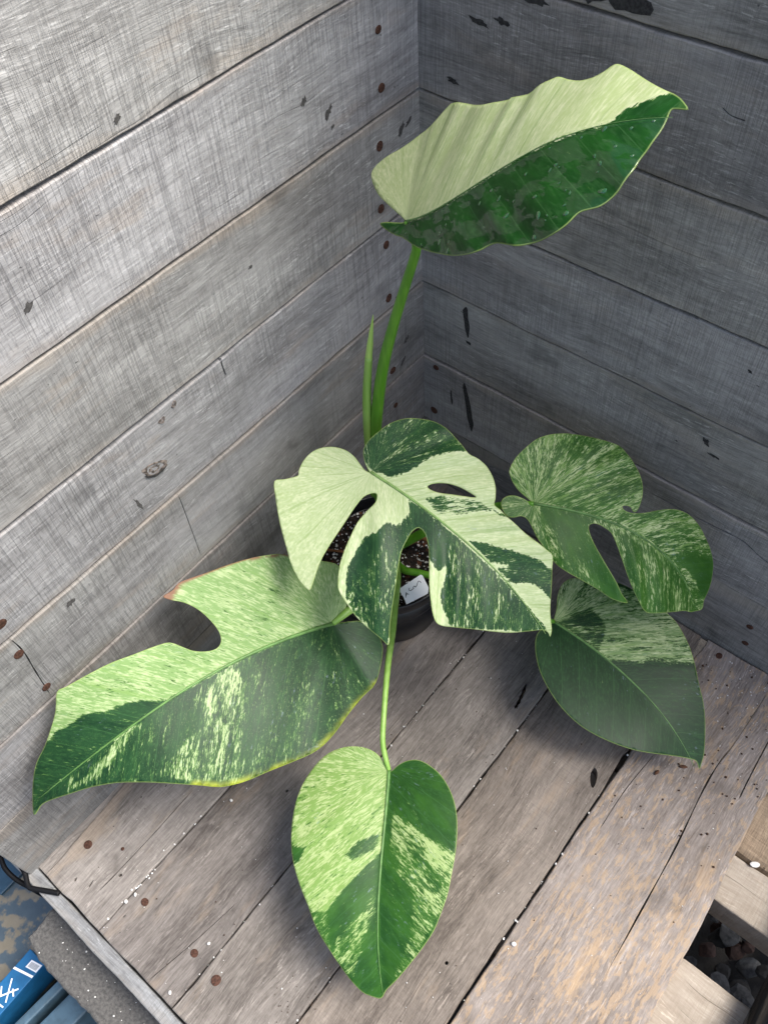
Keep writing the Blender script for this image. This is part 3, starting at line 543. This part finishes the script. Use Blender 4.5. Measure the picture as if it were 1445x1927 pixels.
    t.t.links.new(t.b.outputs[0], mx.inputs[1]); t.t.links.new(tr.outputs[0], mx.inputs[2]); t.t.links.new(mx.outputs[0], t.out.inputs[0])
    return t.m
def vein_c(u, v):
    a = np.abs(v); c = .85; s = u-a*c
    return np.where(s > 0, s, -(np.arctan2(a, u)-math.atan2(1, c))*.09)
def hf(u, v, q):
    L = q['L']; a = np.clip(u/L, 0, 1); f = np.where(v > 0, q['fold'][0], q['fold'][1]); c = np.where(v > 0, q['curl'][0], q['curl'][1])
    w = np.sqrt(v*v+9e-6)-.003
    h = q['arch']*4*a*(1-a)+f*w-c*v*v-q['tip']*L*np.maximum(0, u/L-.6)**2-q['back']*np.minimum(u, 0)**2
    return h+q['corr'][0]*np.sin(vein_c(u, v)*2*np.pi/q['corr'][1]+np.sign(v)+1.4*np.sin(vein_c(u, v)*2*np.pi/q['corr'][1]*.37+1.))*(1-np.exp(-(v/.03)**2))*np.clip(u/.07,.0,1.)
def surf(u, v, q, lift=0.):
    """point of the blade relative to the petiole joint"""
    eu = np.array(q['eu']); en = np.array(q['en']); ev = np.cross(en, eu); a = np.clip(u/q['L'], 0, 1)
    b = 4*a*(1-a)*(q['bend'][0]+q['bend'][1]*(2*a-1))
    return u[:, None]*eu+(v+b)[:, None]*ev+(hf(u, v, q)+lift)[:, None]*en
plant = empty('monstera_plant', (PC.x, PC.y, .121)); tag(plant, 'variegated green and cream monstera plant with six large leaves growing in the black pot', 'plant')
def sstep(x, lo, hi): t_ = np.clip((x-lo)/(hi-lo), 0, 1); return t_*t_*(3-2*t_)
M_RIB = plain('midrib_green', (.25, .42, .12), .45, .5, var=.35, vs=90)
M_RIBD = plain('midrib_dark_green', (.13, .28, .07), .45, .5, var=.35, vs=90)
RIBS = {'top': (.0009, M_RIBD), 'middle': (.0021, M_RIB), 'right': (.0021, M_RIBD), 'low_right': (.0018, M_RIBD), 'left': (.0026, M_RIBD), 'front': (.0022, M_RIBD)}
LLAB = {'top': 'wet upright leaf, one half cream and the other dark green', 'middle': 'cream and green leaf with deep splits above the pot', 'right': 'mottled green leaf with one long split beside the dark wall',
        'low_right': 'plain heart shaped leaf with dark green lower half', 'left': 'long leaf with pale notched upper half and yellow lower edge', 'front': 'heart shaped half pale leaf lying lowest in front of the pot'}
def make_leaf(key, q, mat):
    O = catmull(np.array(q['out'])/1000, 3); H = [catmull(np.array(h)/1000, 3) for h in q['holes']]
    st = .0036; u0, v0 = O.min(0); u1, v1 = O.max(0)
    G = np.array([(u, v) for v in np.arange(round(v0/st), v1/st+1)*st for u in np.arange(u0, u1, st)])
    ok = inpoly(G, O) & (distpoly(G, O) > st*.6)
    for h in H: ok &= ~inpoly(G, h) & (distpoly(G, h) > st*.6)
    ring = inset(O if area2(O) > 0 else O[::-1], .0011)
    dr = distpoly(ring, O); ring = ring[inpoly(ring, O) & (dr > .0008)]
    P, F, _ = fill([O]+H, np.concatenate([G[ok], ring]))
    u, v = P[:, 0], P[:, 1]
    W = surf(u, v, q)
    me = mesh('leaf', W, F)
    D = np.full(len(P), q['base'][0], float); Mo = np.full(len(P), q['base'][1], float)
    for poly, d, m in q['lay']:
        poly = np.array(poly)/1000; sdv = distpoly(P, poly)*np.where(inpoly(P, poly), 1, -1); w = sstep(sdv, -.0022, .0022); D = D*(1-w)+d*w; Mo = Mo*(1-w)+m*w
    ed = distpoly(P, O)
    for h in H: ed = np.minimum(ed, distpoly(P, h))
    col = np.stack([D, Mo, np.clip(ed/.01, 0, 1), np.ones(len(P))], 1).astype(np.float32)
    a = me.attributes.new('pat', 'FLOAT_COLOR', 'POINT'); a.data.foreach_set('color', col.ravel())
    ye = np.zeros(len(P)); br = np.zeros(len(P))
    if 'yellow' in q['marks']: ye = 1-sstep(distpoly(P, np.array(q['marks']['yellow'])/1000, False), .0005, .0085)
    if 'brown' in q['marks']:
        l = np.array(q['marks']['brown'])/1000; wd = np.interp(np.hypot(P[:, 0]-l[-2][0], P[:, 1]-l[-2][1]), [0, .02, .06, .1], [.007, .0055, .003, .0016]); br = 1-sstep(distpoly(P, l, False), wd*.6, wd)
    a = me.attributes.new('mark', 'FLOAT_COLOR', 'POINT'); a.data.foreach_set('color', np.stack([ye, br, 0*ye, 0*ye+1], 1).astype(np.float32).ravel())
    a = me.attributes.new('vein', 'FLOAT_VECTOR', 'POINT'); a.data.foreach_set('vector', np.stack([vein_c(u, v), np.hypot(v, np.minimum(u, 0)), np.sign(v)*1.7], 1).astype(np.float32).ravel())
    B = Vector(q['B']); o = link('leaf', me, mat, plant, B-plant.location, True); o['label'] = LLAB[key]
    md = o.modifiers.new('thickness', 'SOLIDIFY'); md.thickness = .0009; md.offset = -1
    r0, rm = RIBS[key]
    uu = np.linspace(-.001, q['L']*q.get('rib', .985), 40); pts = surf(uu, uu*0, q, .0002); V, F = tube(pts, [r0*(1-.82*k/39) for k in range(40)], 8, True)
    link('midrib', mesh('midrib', V, F), rm, o, smooth=True)
    return o
TINT = {'middle': ((.010, .052, .018), (.021, .082, .025), (.42, .58, .22)), 'top': ((.004, .062, .004), (.009, .095, .006), (.48, .62, .20), (1.12, 1.08, 1.04)),
        'right': ((.028, .120, .010), (.052, .175, .018), (.17, .36, .055), (.92, .95, .80)), 'low_right': ((.013, .046, .017), (.019, .062, .022), (.19, .33, .11), (.78, .82, .72)),
        'front': ((.016, .080, .010), (.034, .130, .013), (.24, .40, .10), (.70, .77, .58)), 'left': ((.009, .046, .015), (.018, .072, .022), (.25, .41, .14), (.70, .78, .66))}
LO = {}
for k_, (key, q) in enumerate(LEAVES.items()): LO[key] = make_leaf(key, q, leaf_mat('variegated_leaf' if key != 'top' else 'wet_variegated_leaf', 1. if key == 'top' else 0., k_*3.1, *TINT.get(key, ())))
# water on the top leaf
q = LEAVES['top']; O = np.array(q['out'])/1000; V = []; F = []
M_WATER = NT('water').p(Base_Color=(.012, .085, .012), Roughness=.03, Specular_IOR_Level=.8, Coat_Weight=1., Coat_Roughness=.02)
en = np.array(q['en'])
for k in range(1500):
    u, v = random.uniform(0, q['L']), random.uniform(-.085, -.002)
    if not inpoly([(u, v)], O)[0] or distpoly([(u, v)], O)[0] < .003: continue
    r = random.choice((.0007, .0009, .0011, .0014, .0020)); 
    if len(V) > 45*31: break
    el, an = random.uniform(1, 1.9), random.random()*3.14; b0 = len(V); seg = 10
    for rr, hh in ((1, 0), (.75, .22), (.35, .36)):
        for s in range(seg):
            aa = 6.283*s/seg; x, y = r*rr*el*math.cos(aa)*(1+.12*math.sin(3*aa+k)), r*rr*math.sin(aa)
            w = surf(np.array([u+x*math.cos(an)-y*math.sin(an)]), np.array([v+x*math.sin(an)+y*math.cos(an)]), q, hh*r+.00008)[0]; V.append(w)
    V.append(surf(np.array([u]), np.array([v]), q, .40*r+.00008)[0])
    for i in range(2):
        for s in range(seg): F.append((b0+i*seg+s, b0+i*seg+(s+1) % seg, b0+(i+1)*seg+(s+1) % seg, b0+(i+1)*seg+s))
    for s in range(seg): F.append((b0+2*seg+s, b0+2*seg+(s+1) % seg, b0+3*seg))
tag(link('water_drops', mesh('water_drops', V, F), M_WATER, LO['top'], smooth=True), kind='stuff')
# petioles, stem, furled new leaf
def stalk_mat(name, a, b):
    t = NT(name); n = t.noise(t.vmath('MULTIPLY', t.n('TexCoord').outputs['Object'], (120, 120, 12)), 2, .5)
    return t.p(Base_Color=t.mix(t.step(n, .38, .62), a, b), Roughness=.4, Specular_IOR_Level=.5)
M_STALK = stalk_mat('petiole_green', (.085, .26, .014), (.12, .32, .022)); M_STALKP = stalk_mat('pale_petiole_green', (.23, .43, .07), (.28, .48, .10)); M_SPIKE = stalk_mat('young_leaf_green', (.36, .60, .10), (.44, .66, .16))
M_STEM = plain('plant_stem', (.16, .17, .05), .6, .4, var=.5, vs=120, bump=.001)
def stalk(pts, radii, mat, name='petiole', n=6):
    p_ = catmull(np.array(pts), n, False); rr = np.interp(np.linspace(0, 1, len(p_)), np.linspace(0, 1, len(radii)), radii)
    V, F = tube([Vector(x)-plant.location for x in p_], list(rr), 12); return link(name, mesh(name, V, F), mat, plant, smooth=True)
BASE = (.112, -.225, .118)
BB = {k: LEAVES[k]['B'] for k in LEAVES}
stalk([BASE, (.094, -.222, .22), (.0901, -.222, .332), (.0968, -.222, .3999), (.1124, -.222, .4941), (.1316, -.222, .5705), (.1519, -.222, .6389), (.1639, -.222, .6775), (.1672, -.221, .694), (.163, -.221, .708), BB['top']], [.0095, .0088, .0080, .0076, .0068, .0060, .0052, .0047, .0046, .0042, .003], M_STALK)
stalk([(.086, -.228, .24), (.0850, -.228, .3356), (.0866, -.228, .3897), (.0905, -.228, .4504), (.0988, -.228, .516)], [.005, .0058, .0060, .0054, .0043], M_STALKP, 'sheath')
stalk([(.0955, -.228, .490), (.0992, -.228, .518), (.1022, -.228, .536), (.1055, -.228, .556), (.1105, -.228, .5849)], [.0036, .0040, .0036, .0024, .0002], M_SPIKE, 'furled_leaf')
stalk([BASE, (.122, -.235, .20), (.128, -.262, .30), (.137, -.282, .375), (BB['middle'][0], BB['middle'][1], BB['middle'][2]-.002)], [.0085, .0075, .006, .005, .0035], M_STALK)
stalk([BASE, (.165, -.215, .20), (.225, -.195, .275), (.275, -.178, .318), BB['right']], [.0075, .0068, .0055, .0048, .003], M_STALK)
stalk([(.118, -.238, .122), (.1587, -.2556, .145), (.19, -.2453, .150), (.2674, -.2224, .158), (.3356, -.2095, .150), BB['low_right']], [.006, .0058, .0052, .0048, .0042, .003], M_STALK)
stalk([BASE, (.145, -.262, .165), (.166, -.305, .198), (.1756, -.3537, .217), (.1738, -.3885, .2255), BB['left']], [.008, .0072, .0064, .006, .0056, .0034], M_STALKP)
stalk([BASE, (.135, -.250, .150), (.1685, -.284, .168), (.1971, -.3238, .177), (.2217, -.3587, .179), (.2469, -.3988, .178), (.2747, -.4401, .172), (.3002, -.4766, .158), (.3155, -.4907, .148), BB['front']], [.0080, .0072, .0064, .0058, .0050, .0042, .0037, .0035, .0035, .0028], M_STALKP)
stalk([(.112, -.226, .108), (.111, -.224, .135), (.108, -.220, .165)], [.013, .0135, .011], M_STEM, 'stem')
M_DRY = plain('dry_sheath', (.30, .13, .05), .7, .3, var=.5, vs=90)
stalk([(.118, -.222, .128), (.135, -.214, .150), (.150, -.202, .162), (.168, -.203, .160)], [.006, .0075, .0065, .003], M_DRY, 'dry_sheath')
stalk([(.0281, -.298, .131), (.048, -.289, .134), (.0701, -.2785, .136)], [.0018, .002, .0016], M_DRY, 'dry_root')


# ------------------------------------------------------------------ plant tag with handwriting
def quad(cor, z, th):
    n = len(cor); V = [(x, y, zz) for (x, y), zz in zip(cor, z)]+[(x, y, zz-th) for (x, y), zz in zip(cor, z)]
    return V, [list(range(n))[::-1], [n+i for i in range(n)]]+[[i, (i+1) % n, n+(i+1) % n, n+i] for i in range(n)]
TG = [(.1840, -.2968), (.1825, -.2930), (.1905, -.2566), (.1932, -.2556), (.2106, -.2640), (.2150, -.2712), (.2032, -.3052), (.1935, -.3000)]
tz = lambda x, y: .1665-(x-.183)*.30
M_TAG = plain('white_plastic', (.88, .89, .90), .4, .5, var=.06, vs=40)
tagt = empty('plant_tag', (.198, -.281, .15)); tag(tagt, 'white plastic plant tag with black handwriting tucked inside the pot rim', 'plant tag')
V, F = quad(TG, [tz(*c) for c in TG], .0009); V = [Vector(v)-tagt.location for v in V]
me = mesh('card', V, F); bm = bmesh.new(); bm.from_mesh(me); bmesh.ops.recalc_face_normals(bm, faces=bm.faces); bm.to_mesh(me); bm.free()
link('card', me, M_TAG, tagt)
V, F = quad([(.190, -.292), (.196, -.289), (.182, -.270), (.176, -.273)], [.1625, .1615, .118, .118], .0009); link('spike', mesh('spike', [Vector(v)-tagt.location for v in V], F), M_TAG, tagt)
M_INK = plain('black_ink', (.012, .012, .014), .5, .3)
V = []; F = []
for st in ([(.1965, -.2985), (.1945, -.2955), (.1925, -.2925), (.1950, -.2925), (.1968, -.2915)], [(.1952, -.2958), (.1945, -.2925)],
           [(.1918, -.2835), (.1926, -.2862), (.1948, -.2862), (.1958, -.2830), (.1962, -.2795)], [(.1950, -.2800), (.1946, -.2765), (.1968, -.2768), (.1966, -.2735), (.1955, -.2705)], [(.1955, -.2705), (.1945, -.2670), (.1960, -.2655), (.1985, -.2660)]):
    p_ = catmull(np.array([(x, y, tz(x, y)+.0001) for x, y in st]), 4, False); v, f = tube(p_-np.array(tagt.location), .00045, 5); k = len(V); V += v; F += [[k+i for i in q_] for q_ in f]
link('handwriting', mesh('handwriting', V, F), M_INK, tagt)

# ------------------------------------------------------------------ crumbs on the deck
pl = []
for gx in (.1276, .2695, .402, .5452):
    for k in range(26):
        y = random.uniform(-.85, -.05); pl.append((gx+random.gauss(0, .0016), y, .0012, random.choice((.0006, .0008, .0011, .0015))))
for k in range(12): pl.append((.1276+random.gauss(0, .0022), random.uniform(-.86, -.76), .0015, random.uniform(.0009, .0018)))
for k in range(230): pl.append((random.uniform(.02, .72), random.uniform(-.86, -.02), .0022, random.choice((.0004, .0005, .0006, .0009))))
for k in range(60): pl.append((random.uniform(.56, .72), random.uniform(-.12, -.01), .0022, random.choice((.0005, .0007, .001))))
tag(crumbs(pl, 'perlite_crumbs', M_PERL), 'tiny white perlite crumbs scattered on the deck planks', 'crumbs', None, 'stuff')
M_SOILB = plain('brown_crumb', (.07, .04, .025), .9, .2, var=.4, vs=300)
pl = [(random.uniform(.03, .72), random.uniform(-.85, -.02), .002, random.choice((.0005, .0007, .001))) for k in range(150)]+[(random.uniform(.56, .72), random.uniform(-.32, -.01), .0026, random.choice((.0006, .0009, .0013, .0018))) for k in range(110)]+[(random.gauss(.40, .02), random.gauss(-.77, .02), .002, .0007) for k in range(30)]
tag(crumbs(pl, 'soil_crumbs', M_SOILB), 'tiny brown soil crumbs scattered on the deck planks', 'crumbs', None, 'stuff')
def pebble(x, y, r, z, label, seed):
    random.seed(seed); o = crumbs([(0, 0, 0, r)], 'perlite_grain', M_PERL); o.location = (x, y, z+r*.55); md = o.modifiers.new('smooth', 'SUBSURF'); md.levels = md.render_levels = 1
    return tag(o, label, 'perlite', 'larger perlite grains on the deck')
for k, (x, y, r, lab) in enumerate(((.5579, -.5411, .0042, 'white perlite grain on the tan flecked plank beside the wide gap'), (.1451, -.6367, .0030, 'white perlite grain beside the yellow edged leaf'), (.1331, -.8056, .0030, 'white perlite grain beside the rusty nail at the plank gap'),
        (.1303, -.8190, .0032, 'white perlite grain in the plank gap near the front rail'), (.2533, -.7851, .0026, 'white perlite grain above two rusty nails at the front'), (.2554, -.8549, .0030, 'white perlite grain at the deck end by the front rail'),
        (.5464, -.4258, .0022, 'white perlite grain stuck in the wide deck gap'))): pebble(x, y, r, .001, lab, 60+k)
cp_ = tag(pebble(.7535, -.2545, .006, JT+.001, 'white stone chip lying between the brown and the pale joist', 80), None, 'stone'); cp_.scale = (1.35, .8, .6); cp_.rotation_euler = (0, .15, .7)
M_DRYL = plain('dead_leaf', (.12, .055, .03), .8, .3, var=.5, vs=200)
for k, (x, y, l, a) in enumerate(((.615, -.205, .012, .6), (.590, -.235, .010, 1.4), (.598, -.19, .008, .2))):
    V = []; F = []
    for i in range(7):
        s = i/6; w = .0022*math.sin(math.pi*s)**.7+.0002; V += [(l*(s-.5), -w, .0009*math.cos(s*3)+.0006), (l*(s-.5), 0, .0016*math.sin(s*3)), (l*(s-.5), w, .0012*math.cos(s*2)+.0006)]
        if i: F += [(3*i-3, 3*i, 3*i+1, 3*i-2), (3*i-2, 3*i+1, 3*i+2, 3*i-1)]
    o = link('leaf_scrap', mesh('leaf_scrap', V, F), M_DRYL, None, (x, y, .0030), True); o.rotation_euler.z = a; md = o.modifiers.new('t', 'SOLIDIFY'); md.thickness = .0005
    tag(o, 'small brown dead leaf scrap on the tan flecked plank', 'leaf scrap', 'dead leaf scraps')

# ------------------------------------------------------------------ below the front left corner
def roundbar(pts, r, mat, name, label, cat, parent=None, seg=10):
    V, F = tube(catmull(np.array(pts), 6, False), r, seg); return tag(link(name, mesh(name, V, F), mat, parent, smooth=True), label, cat)
M_WIRE = plain('black_coated_wire', (.006, .006, .007), .6, .2)
roundbar([(-.0165, -.8790, .016), (-.0115, -.8800, .010), (-.004, -.8825, .0052), (.0045, -.8868, .0040), (.0090, -.8888, .0038), (.0130, -.8896, .0036), (.0175, -.8886, .0036), (.034, -.8792, .0036), (.052, -.8690, .0036)], .0035, M_WIRE, 'wire_hook', 'bent black wire hook lying over the front rail', 'hook')
roundbar([(-.16, -.876, .02), (-.10, -.884, -.002), (-.064, -.8915, -.014), (-.046, -.8985, -.022), (-.028, -.8990, -.034), (-.012, -.8950, -.052), (-.004, -.8925, -.09)], .0034, M_WIRE, 'cable', 'black cable sagging past the end of the pale wall', 'cable')
t = NT('grey_stone'); c = t.n('TexCoord').outputs['Object']; n = t.noise(c, 6, .7, 240); n2 = t.noise(c, 3, .6, 22)
t.p(Base_Color=t.mix(t.step(n, .3, .7), (.05, .049, .047), t.mix(n2, (.10, .097, .092), (.16, .153, .142))), Roughness=.9, Normal=t.bump(n, .6, .002)); M_SLAB = t.m
SB = [(.0308, -.86), (.0315, -.8963), (.0343, -.9201), (.0348, -.9361), (.0400, -.9395), (.0453, -.9406), (.0589, -.944), (.0796, -.9463), (.1144, -.9462), (.14, -.945), (.1623, -.9437), (.1789, -.9437), (.22, -.945), (.40, -.946), (.40, -.86)]
SB = np.array([(.0308, -.86)]+[tuple(p_) for p_ in catmull(np.array(SB[1:13]), 4, False)+rng.normal(0, .0006, (45, 2))]+[(.40, -.946), (.40, -.86)])
if area2(SB) < 0: SB = SB[::-1]
ins = inset(SB, .0022); P, F, mp = fill([ins]); n_ = len(SB); V = [(a, b, 0) for a, b in P]; k = len(V); V += [(a, b, -.0022) for a, b in SB]+[(a, b, -.032) for a, b in SB]
for i in range(n_): F += [[mp[i], k+i, k+(i+1) % n_, mp[(i+1) % n_]], [k+i, k+n_+i, k+n_+(i+1) % n_, k+(i+1) % n_]]
F.append([k+n_+i for i in range(n_)][::-1])
me = mesh('stone_slab', V, F); bm = bmesh.new(); bm.from_mesh(me); bmesh.ops.recalc_face_normals(bm, faces=bm.faces); bm.to_mesh(me); bm.free()
tag(link('stone_slab', me, M_SLAB, None, (0, 0, -.060)), 'dark grey rough stone slab with a broken corner under the front rail', 'slab')
pl = [(random.uniform(.06, .24), random.uniform(-.94, -.895), -.0595, random.choice((.0006, .0008, .0013))) for k in range(26)]
tag(crumbs(pl, 'perlite_crumbs', M_PERL), 'tiny white perlite crumbs on the dark stone slab', 'crumbs', None, 'stuff')
def box(name, x0, x1, y0, y1, z0, z1, mat, parent=None, bev=.002, loc=None):
    bm = bmesh.new(); bmesh.ops.create_cube(bm, size=1)
    o0 = Vector(loc) if loc else Vector(((x0+x1)/2, (y0+y1)/2, z0))
    for v in bm.verts: v.co = Vector(((x0+x1)/2+v.co.x*(x1-x0), (y0+y1)/2+v.co.y*(y1-y0), (z0+z1)/2+v.co.z*(z1-z0)))-o0
    if bev: bmesh.ops.bevel(bm, geom=bm.edges[:], offset=bev, segments=2, affect='EDGES', profile=.6)
    me = bpy.data.meshes.new(name); bm.to_mesh(me); bm.free(); o = link(name, me, mat, parent)
    o.location = o0 if parent is None else o0-Vector(parent.location); return o
box('support_block', .06, .38, -.93, -.80, -.41, -.0925, W_BROWN); tag(bpy.data.objects['support_block'], 'brown timber block under the dark stone slab', 'block')
t = NT('stained_blue_paint'); c = t.n('TexCoord').outputs['Object']; n = t.noise(c, 3, .55, 38); n2 = t.noise(c, 5, .6, 60)
t.p(Base_Color=t.mix(t.math('MULTIPLY', t.step(n, .46, .56), .85), t.mix(n2, (.04, .065, .085), (.08, .115, .14)), t.mix(n2, (.17, .14, .09), (.27, .23, .16))), Roughness=.7)
tag(box('painted_board', -.62, .016, -1.30, -.70, -.30, -.27, t.m), 'blue painted board with tan stains beneath the deck corner', 'board')
tag(box('blue_tile', -.30, -.142, -.955, -.905, -.2695, -.262, plain('dark_blue_plastic', (.03, .075, .115), .35, .5, var=.2)), 'small dark blue plastic sheet lying on the stained board', 'sheet')
M_BLUE = plain('blue_card', (.012, .12, .28), .5, .4, var=.25, vs=30); M_WHITE = plain('white_print', (.75, .77, .80), .5, .4); M_GREYP = plain('grey_print', (.20, .22, .25), .5, .4)
# local frame of the carton: origin at its near corner, long side along -y
ct = empty('blue_carton', (.008, -1.01, -.2695)); tag(ct, 'bright blue printed carton with a barcode standing on the stained board', 'carton')
ct.rotation_euler.z = R(2)
box('body', -.018, .016, -.15, .046, 0, .0695, M_BLUE, ct, .0012, (0, 0, 0)).location = (0, 0, 0)
def flat(name, pts, z, mat): o = link(name, mesh(name, [(x, y, z) for x, y in pts], [list(range(len(pts)))]), mat, ct); return o
zt = .0698
flat('white_stripe', [(-.0176, .013), (.0156, .022), (.0156, .0255), (-.0176, .0165)], zt, M_WHITE)
flat('barcode_label', [(-.004, .026), (.0150, .0305), (.0150, .0425), (-.004, .038)], zt, M_WHITE)
V = []; F = []
for k in range(9):
    x = -.0015+k*.0016; k0 = len(V); y = .0287+x*.24; V += [(x, y, zt+.0002), (x+.0009, y+.0002, zt+.0002), (x+.0009, y+.0082, zt+.0002), (x, y+.008, zt+.0002)]; F.append([k0, k0+1, k0+2, k0+3])
link('barcode', mesh('barcode', V, F), M_GREYP, ct)
V = []; F = []
for a, b in (((-.008, .004), (.010, -.022)), ((.011, .001), (-.006, -.026)), ((-.012, -.012), (-.004, -.020)), ((.004, -.004), (.013, -.010)), ((-.015, -.032), (.012, -.028)), ((-.012, -.045), (.008, -.040)), ((-.010, -.052), (.010, -.048))):
    d = (Vector(b)-Vector(a)).normalized(); n_ = Vector((-d.y, d.x))*.0011; k0 = len(V)
    for q_ in (Vector(a)+n_, Vector(a)-n_, Vector(b)-n_, Vector(b)+n_): V.append((q_.x, q_.y, zt+.0001*(1+k0/4)))
    F.append([k0, k0+1, k0+2, k0+3])
link('white_print', mesh('white_print', V, F), M_WHITE, ct)
M_BG = plain('blue_grey_plastic', (.07, .13, .18), .5, .4, var=.35, vs=40)
def bar(name, x0, x1, y0, y1, z0, z1, rz, label): o = box(name, x0, x1, y0, y1, z0, z1, M_BG, None, .003); o.rotation_euler.z = R(rz); return tag(o, label, 'rail', 'blue plastic rails')
bar('plastic_rail', .048, .062, -1.22, -.93, -.4195, -.200, -4, 'narrow blue grey plastic rail beside the blue carton')
bar('plastic_rail', .074, .112, -1.22, -.935, -.4195, -.203, -4, 'wide blue grey plastic rail leaning by the dark stone slab')
# ------------------------------------------------------------------ right of the deck: pipe and stones
pipe = empty('black_pipe', (.850, -.55, JT)); tag(pipe, 'glossy black plastic pipe lying across the pale joists', 'pipe')
V, F = lathe([(.031, -.6), (.031, .35), (.0265, .35), (.0265, -.6)], 40); V = [(x, z, y+.0312) for x, y, z in V]; me = mesh('tube', V, F)
bm = bmesh.new(); bm.from_mesh(me); bmesh.ops.recalc_face_normals(bm, faces=bm.faces); bm.to_mesh(me); bm.free(); link('tube', me, plain('glossy_black_plastic', (.008, .009, .011), .18, .6), pipe, smooth=True)
M_STONE = [plain('grey_rock', c_, .9, .3, var=.5, vs=90, bump=.002) for c_ in ((.045, .047, .05), (.08, .083, .086), (.03, .03, .03), (.05, .03, .025))]
for k in range(34):
    random.seed(200+k); x, y = random.uniform(.72, .93), random.uniform(-.36, -.20); r = random.uniform(.011, .028)
    bm = bmesh.new(); bmesh.ops.create_icosphere(bm, subdivisions=2, radius=1); s = (random.uniform(.7, 1.3), random.uniform(.7, 1.3), random.uniform(.5, .8)); cuts = [Vector((random.gauss(0, 1), random.gauss(0, 1), random.gauss(0, 1))).normalized() for _ in range(7)]
    for v in bm.verts:
        for c_ in cuts:
            d = v.co.dot(c_)-.58
            if d > 0: v.co -= c_*d
        v.co = Vector((v.co.x*s[0]*r, v.co.y*s[1]*r, v.co.z*s[2]*r))
    me = bpy.data.meshes.new('stone'); bm.to_mesh(me); bm.free(); zz = -.40+r*s[2]*.6+(k % 3)*.018
    o = link('stone', me, M_STONE[k % 4], None, (x, y, zz)); o.rotation_euler.z = random.random()*6
    tag(o, 'rough grey stone lying in the dark gap between the pale joists', 'stone', 'stones in the gap below the joists')
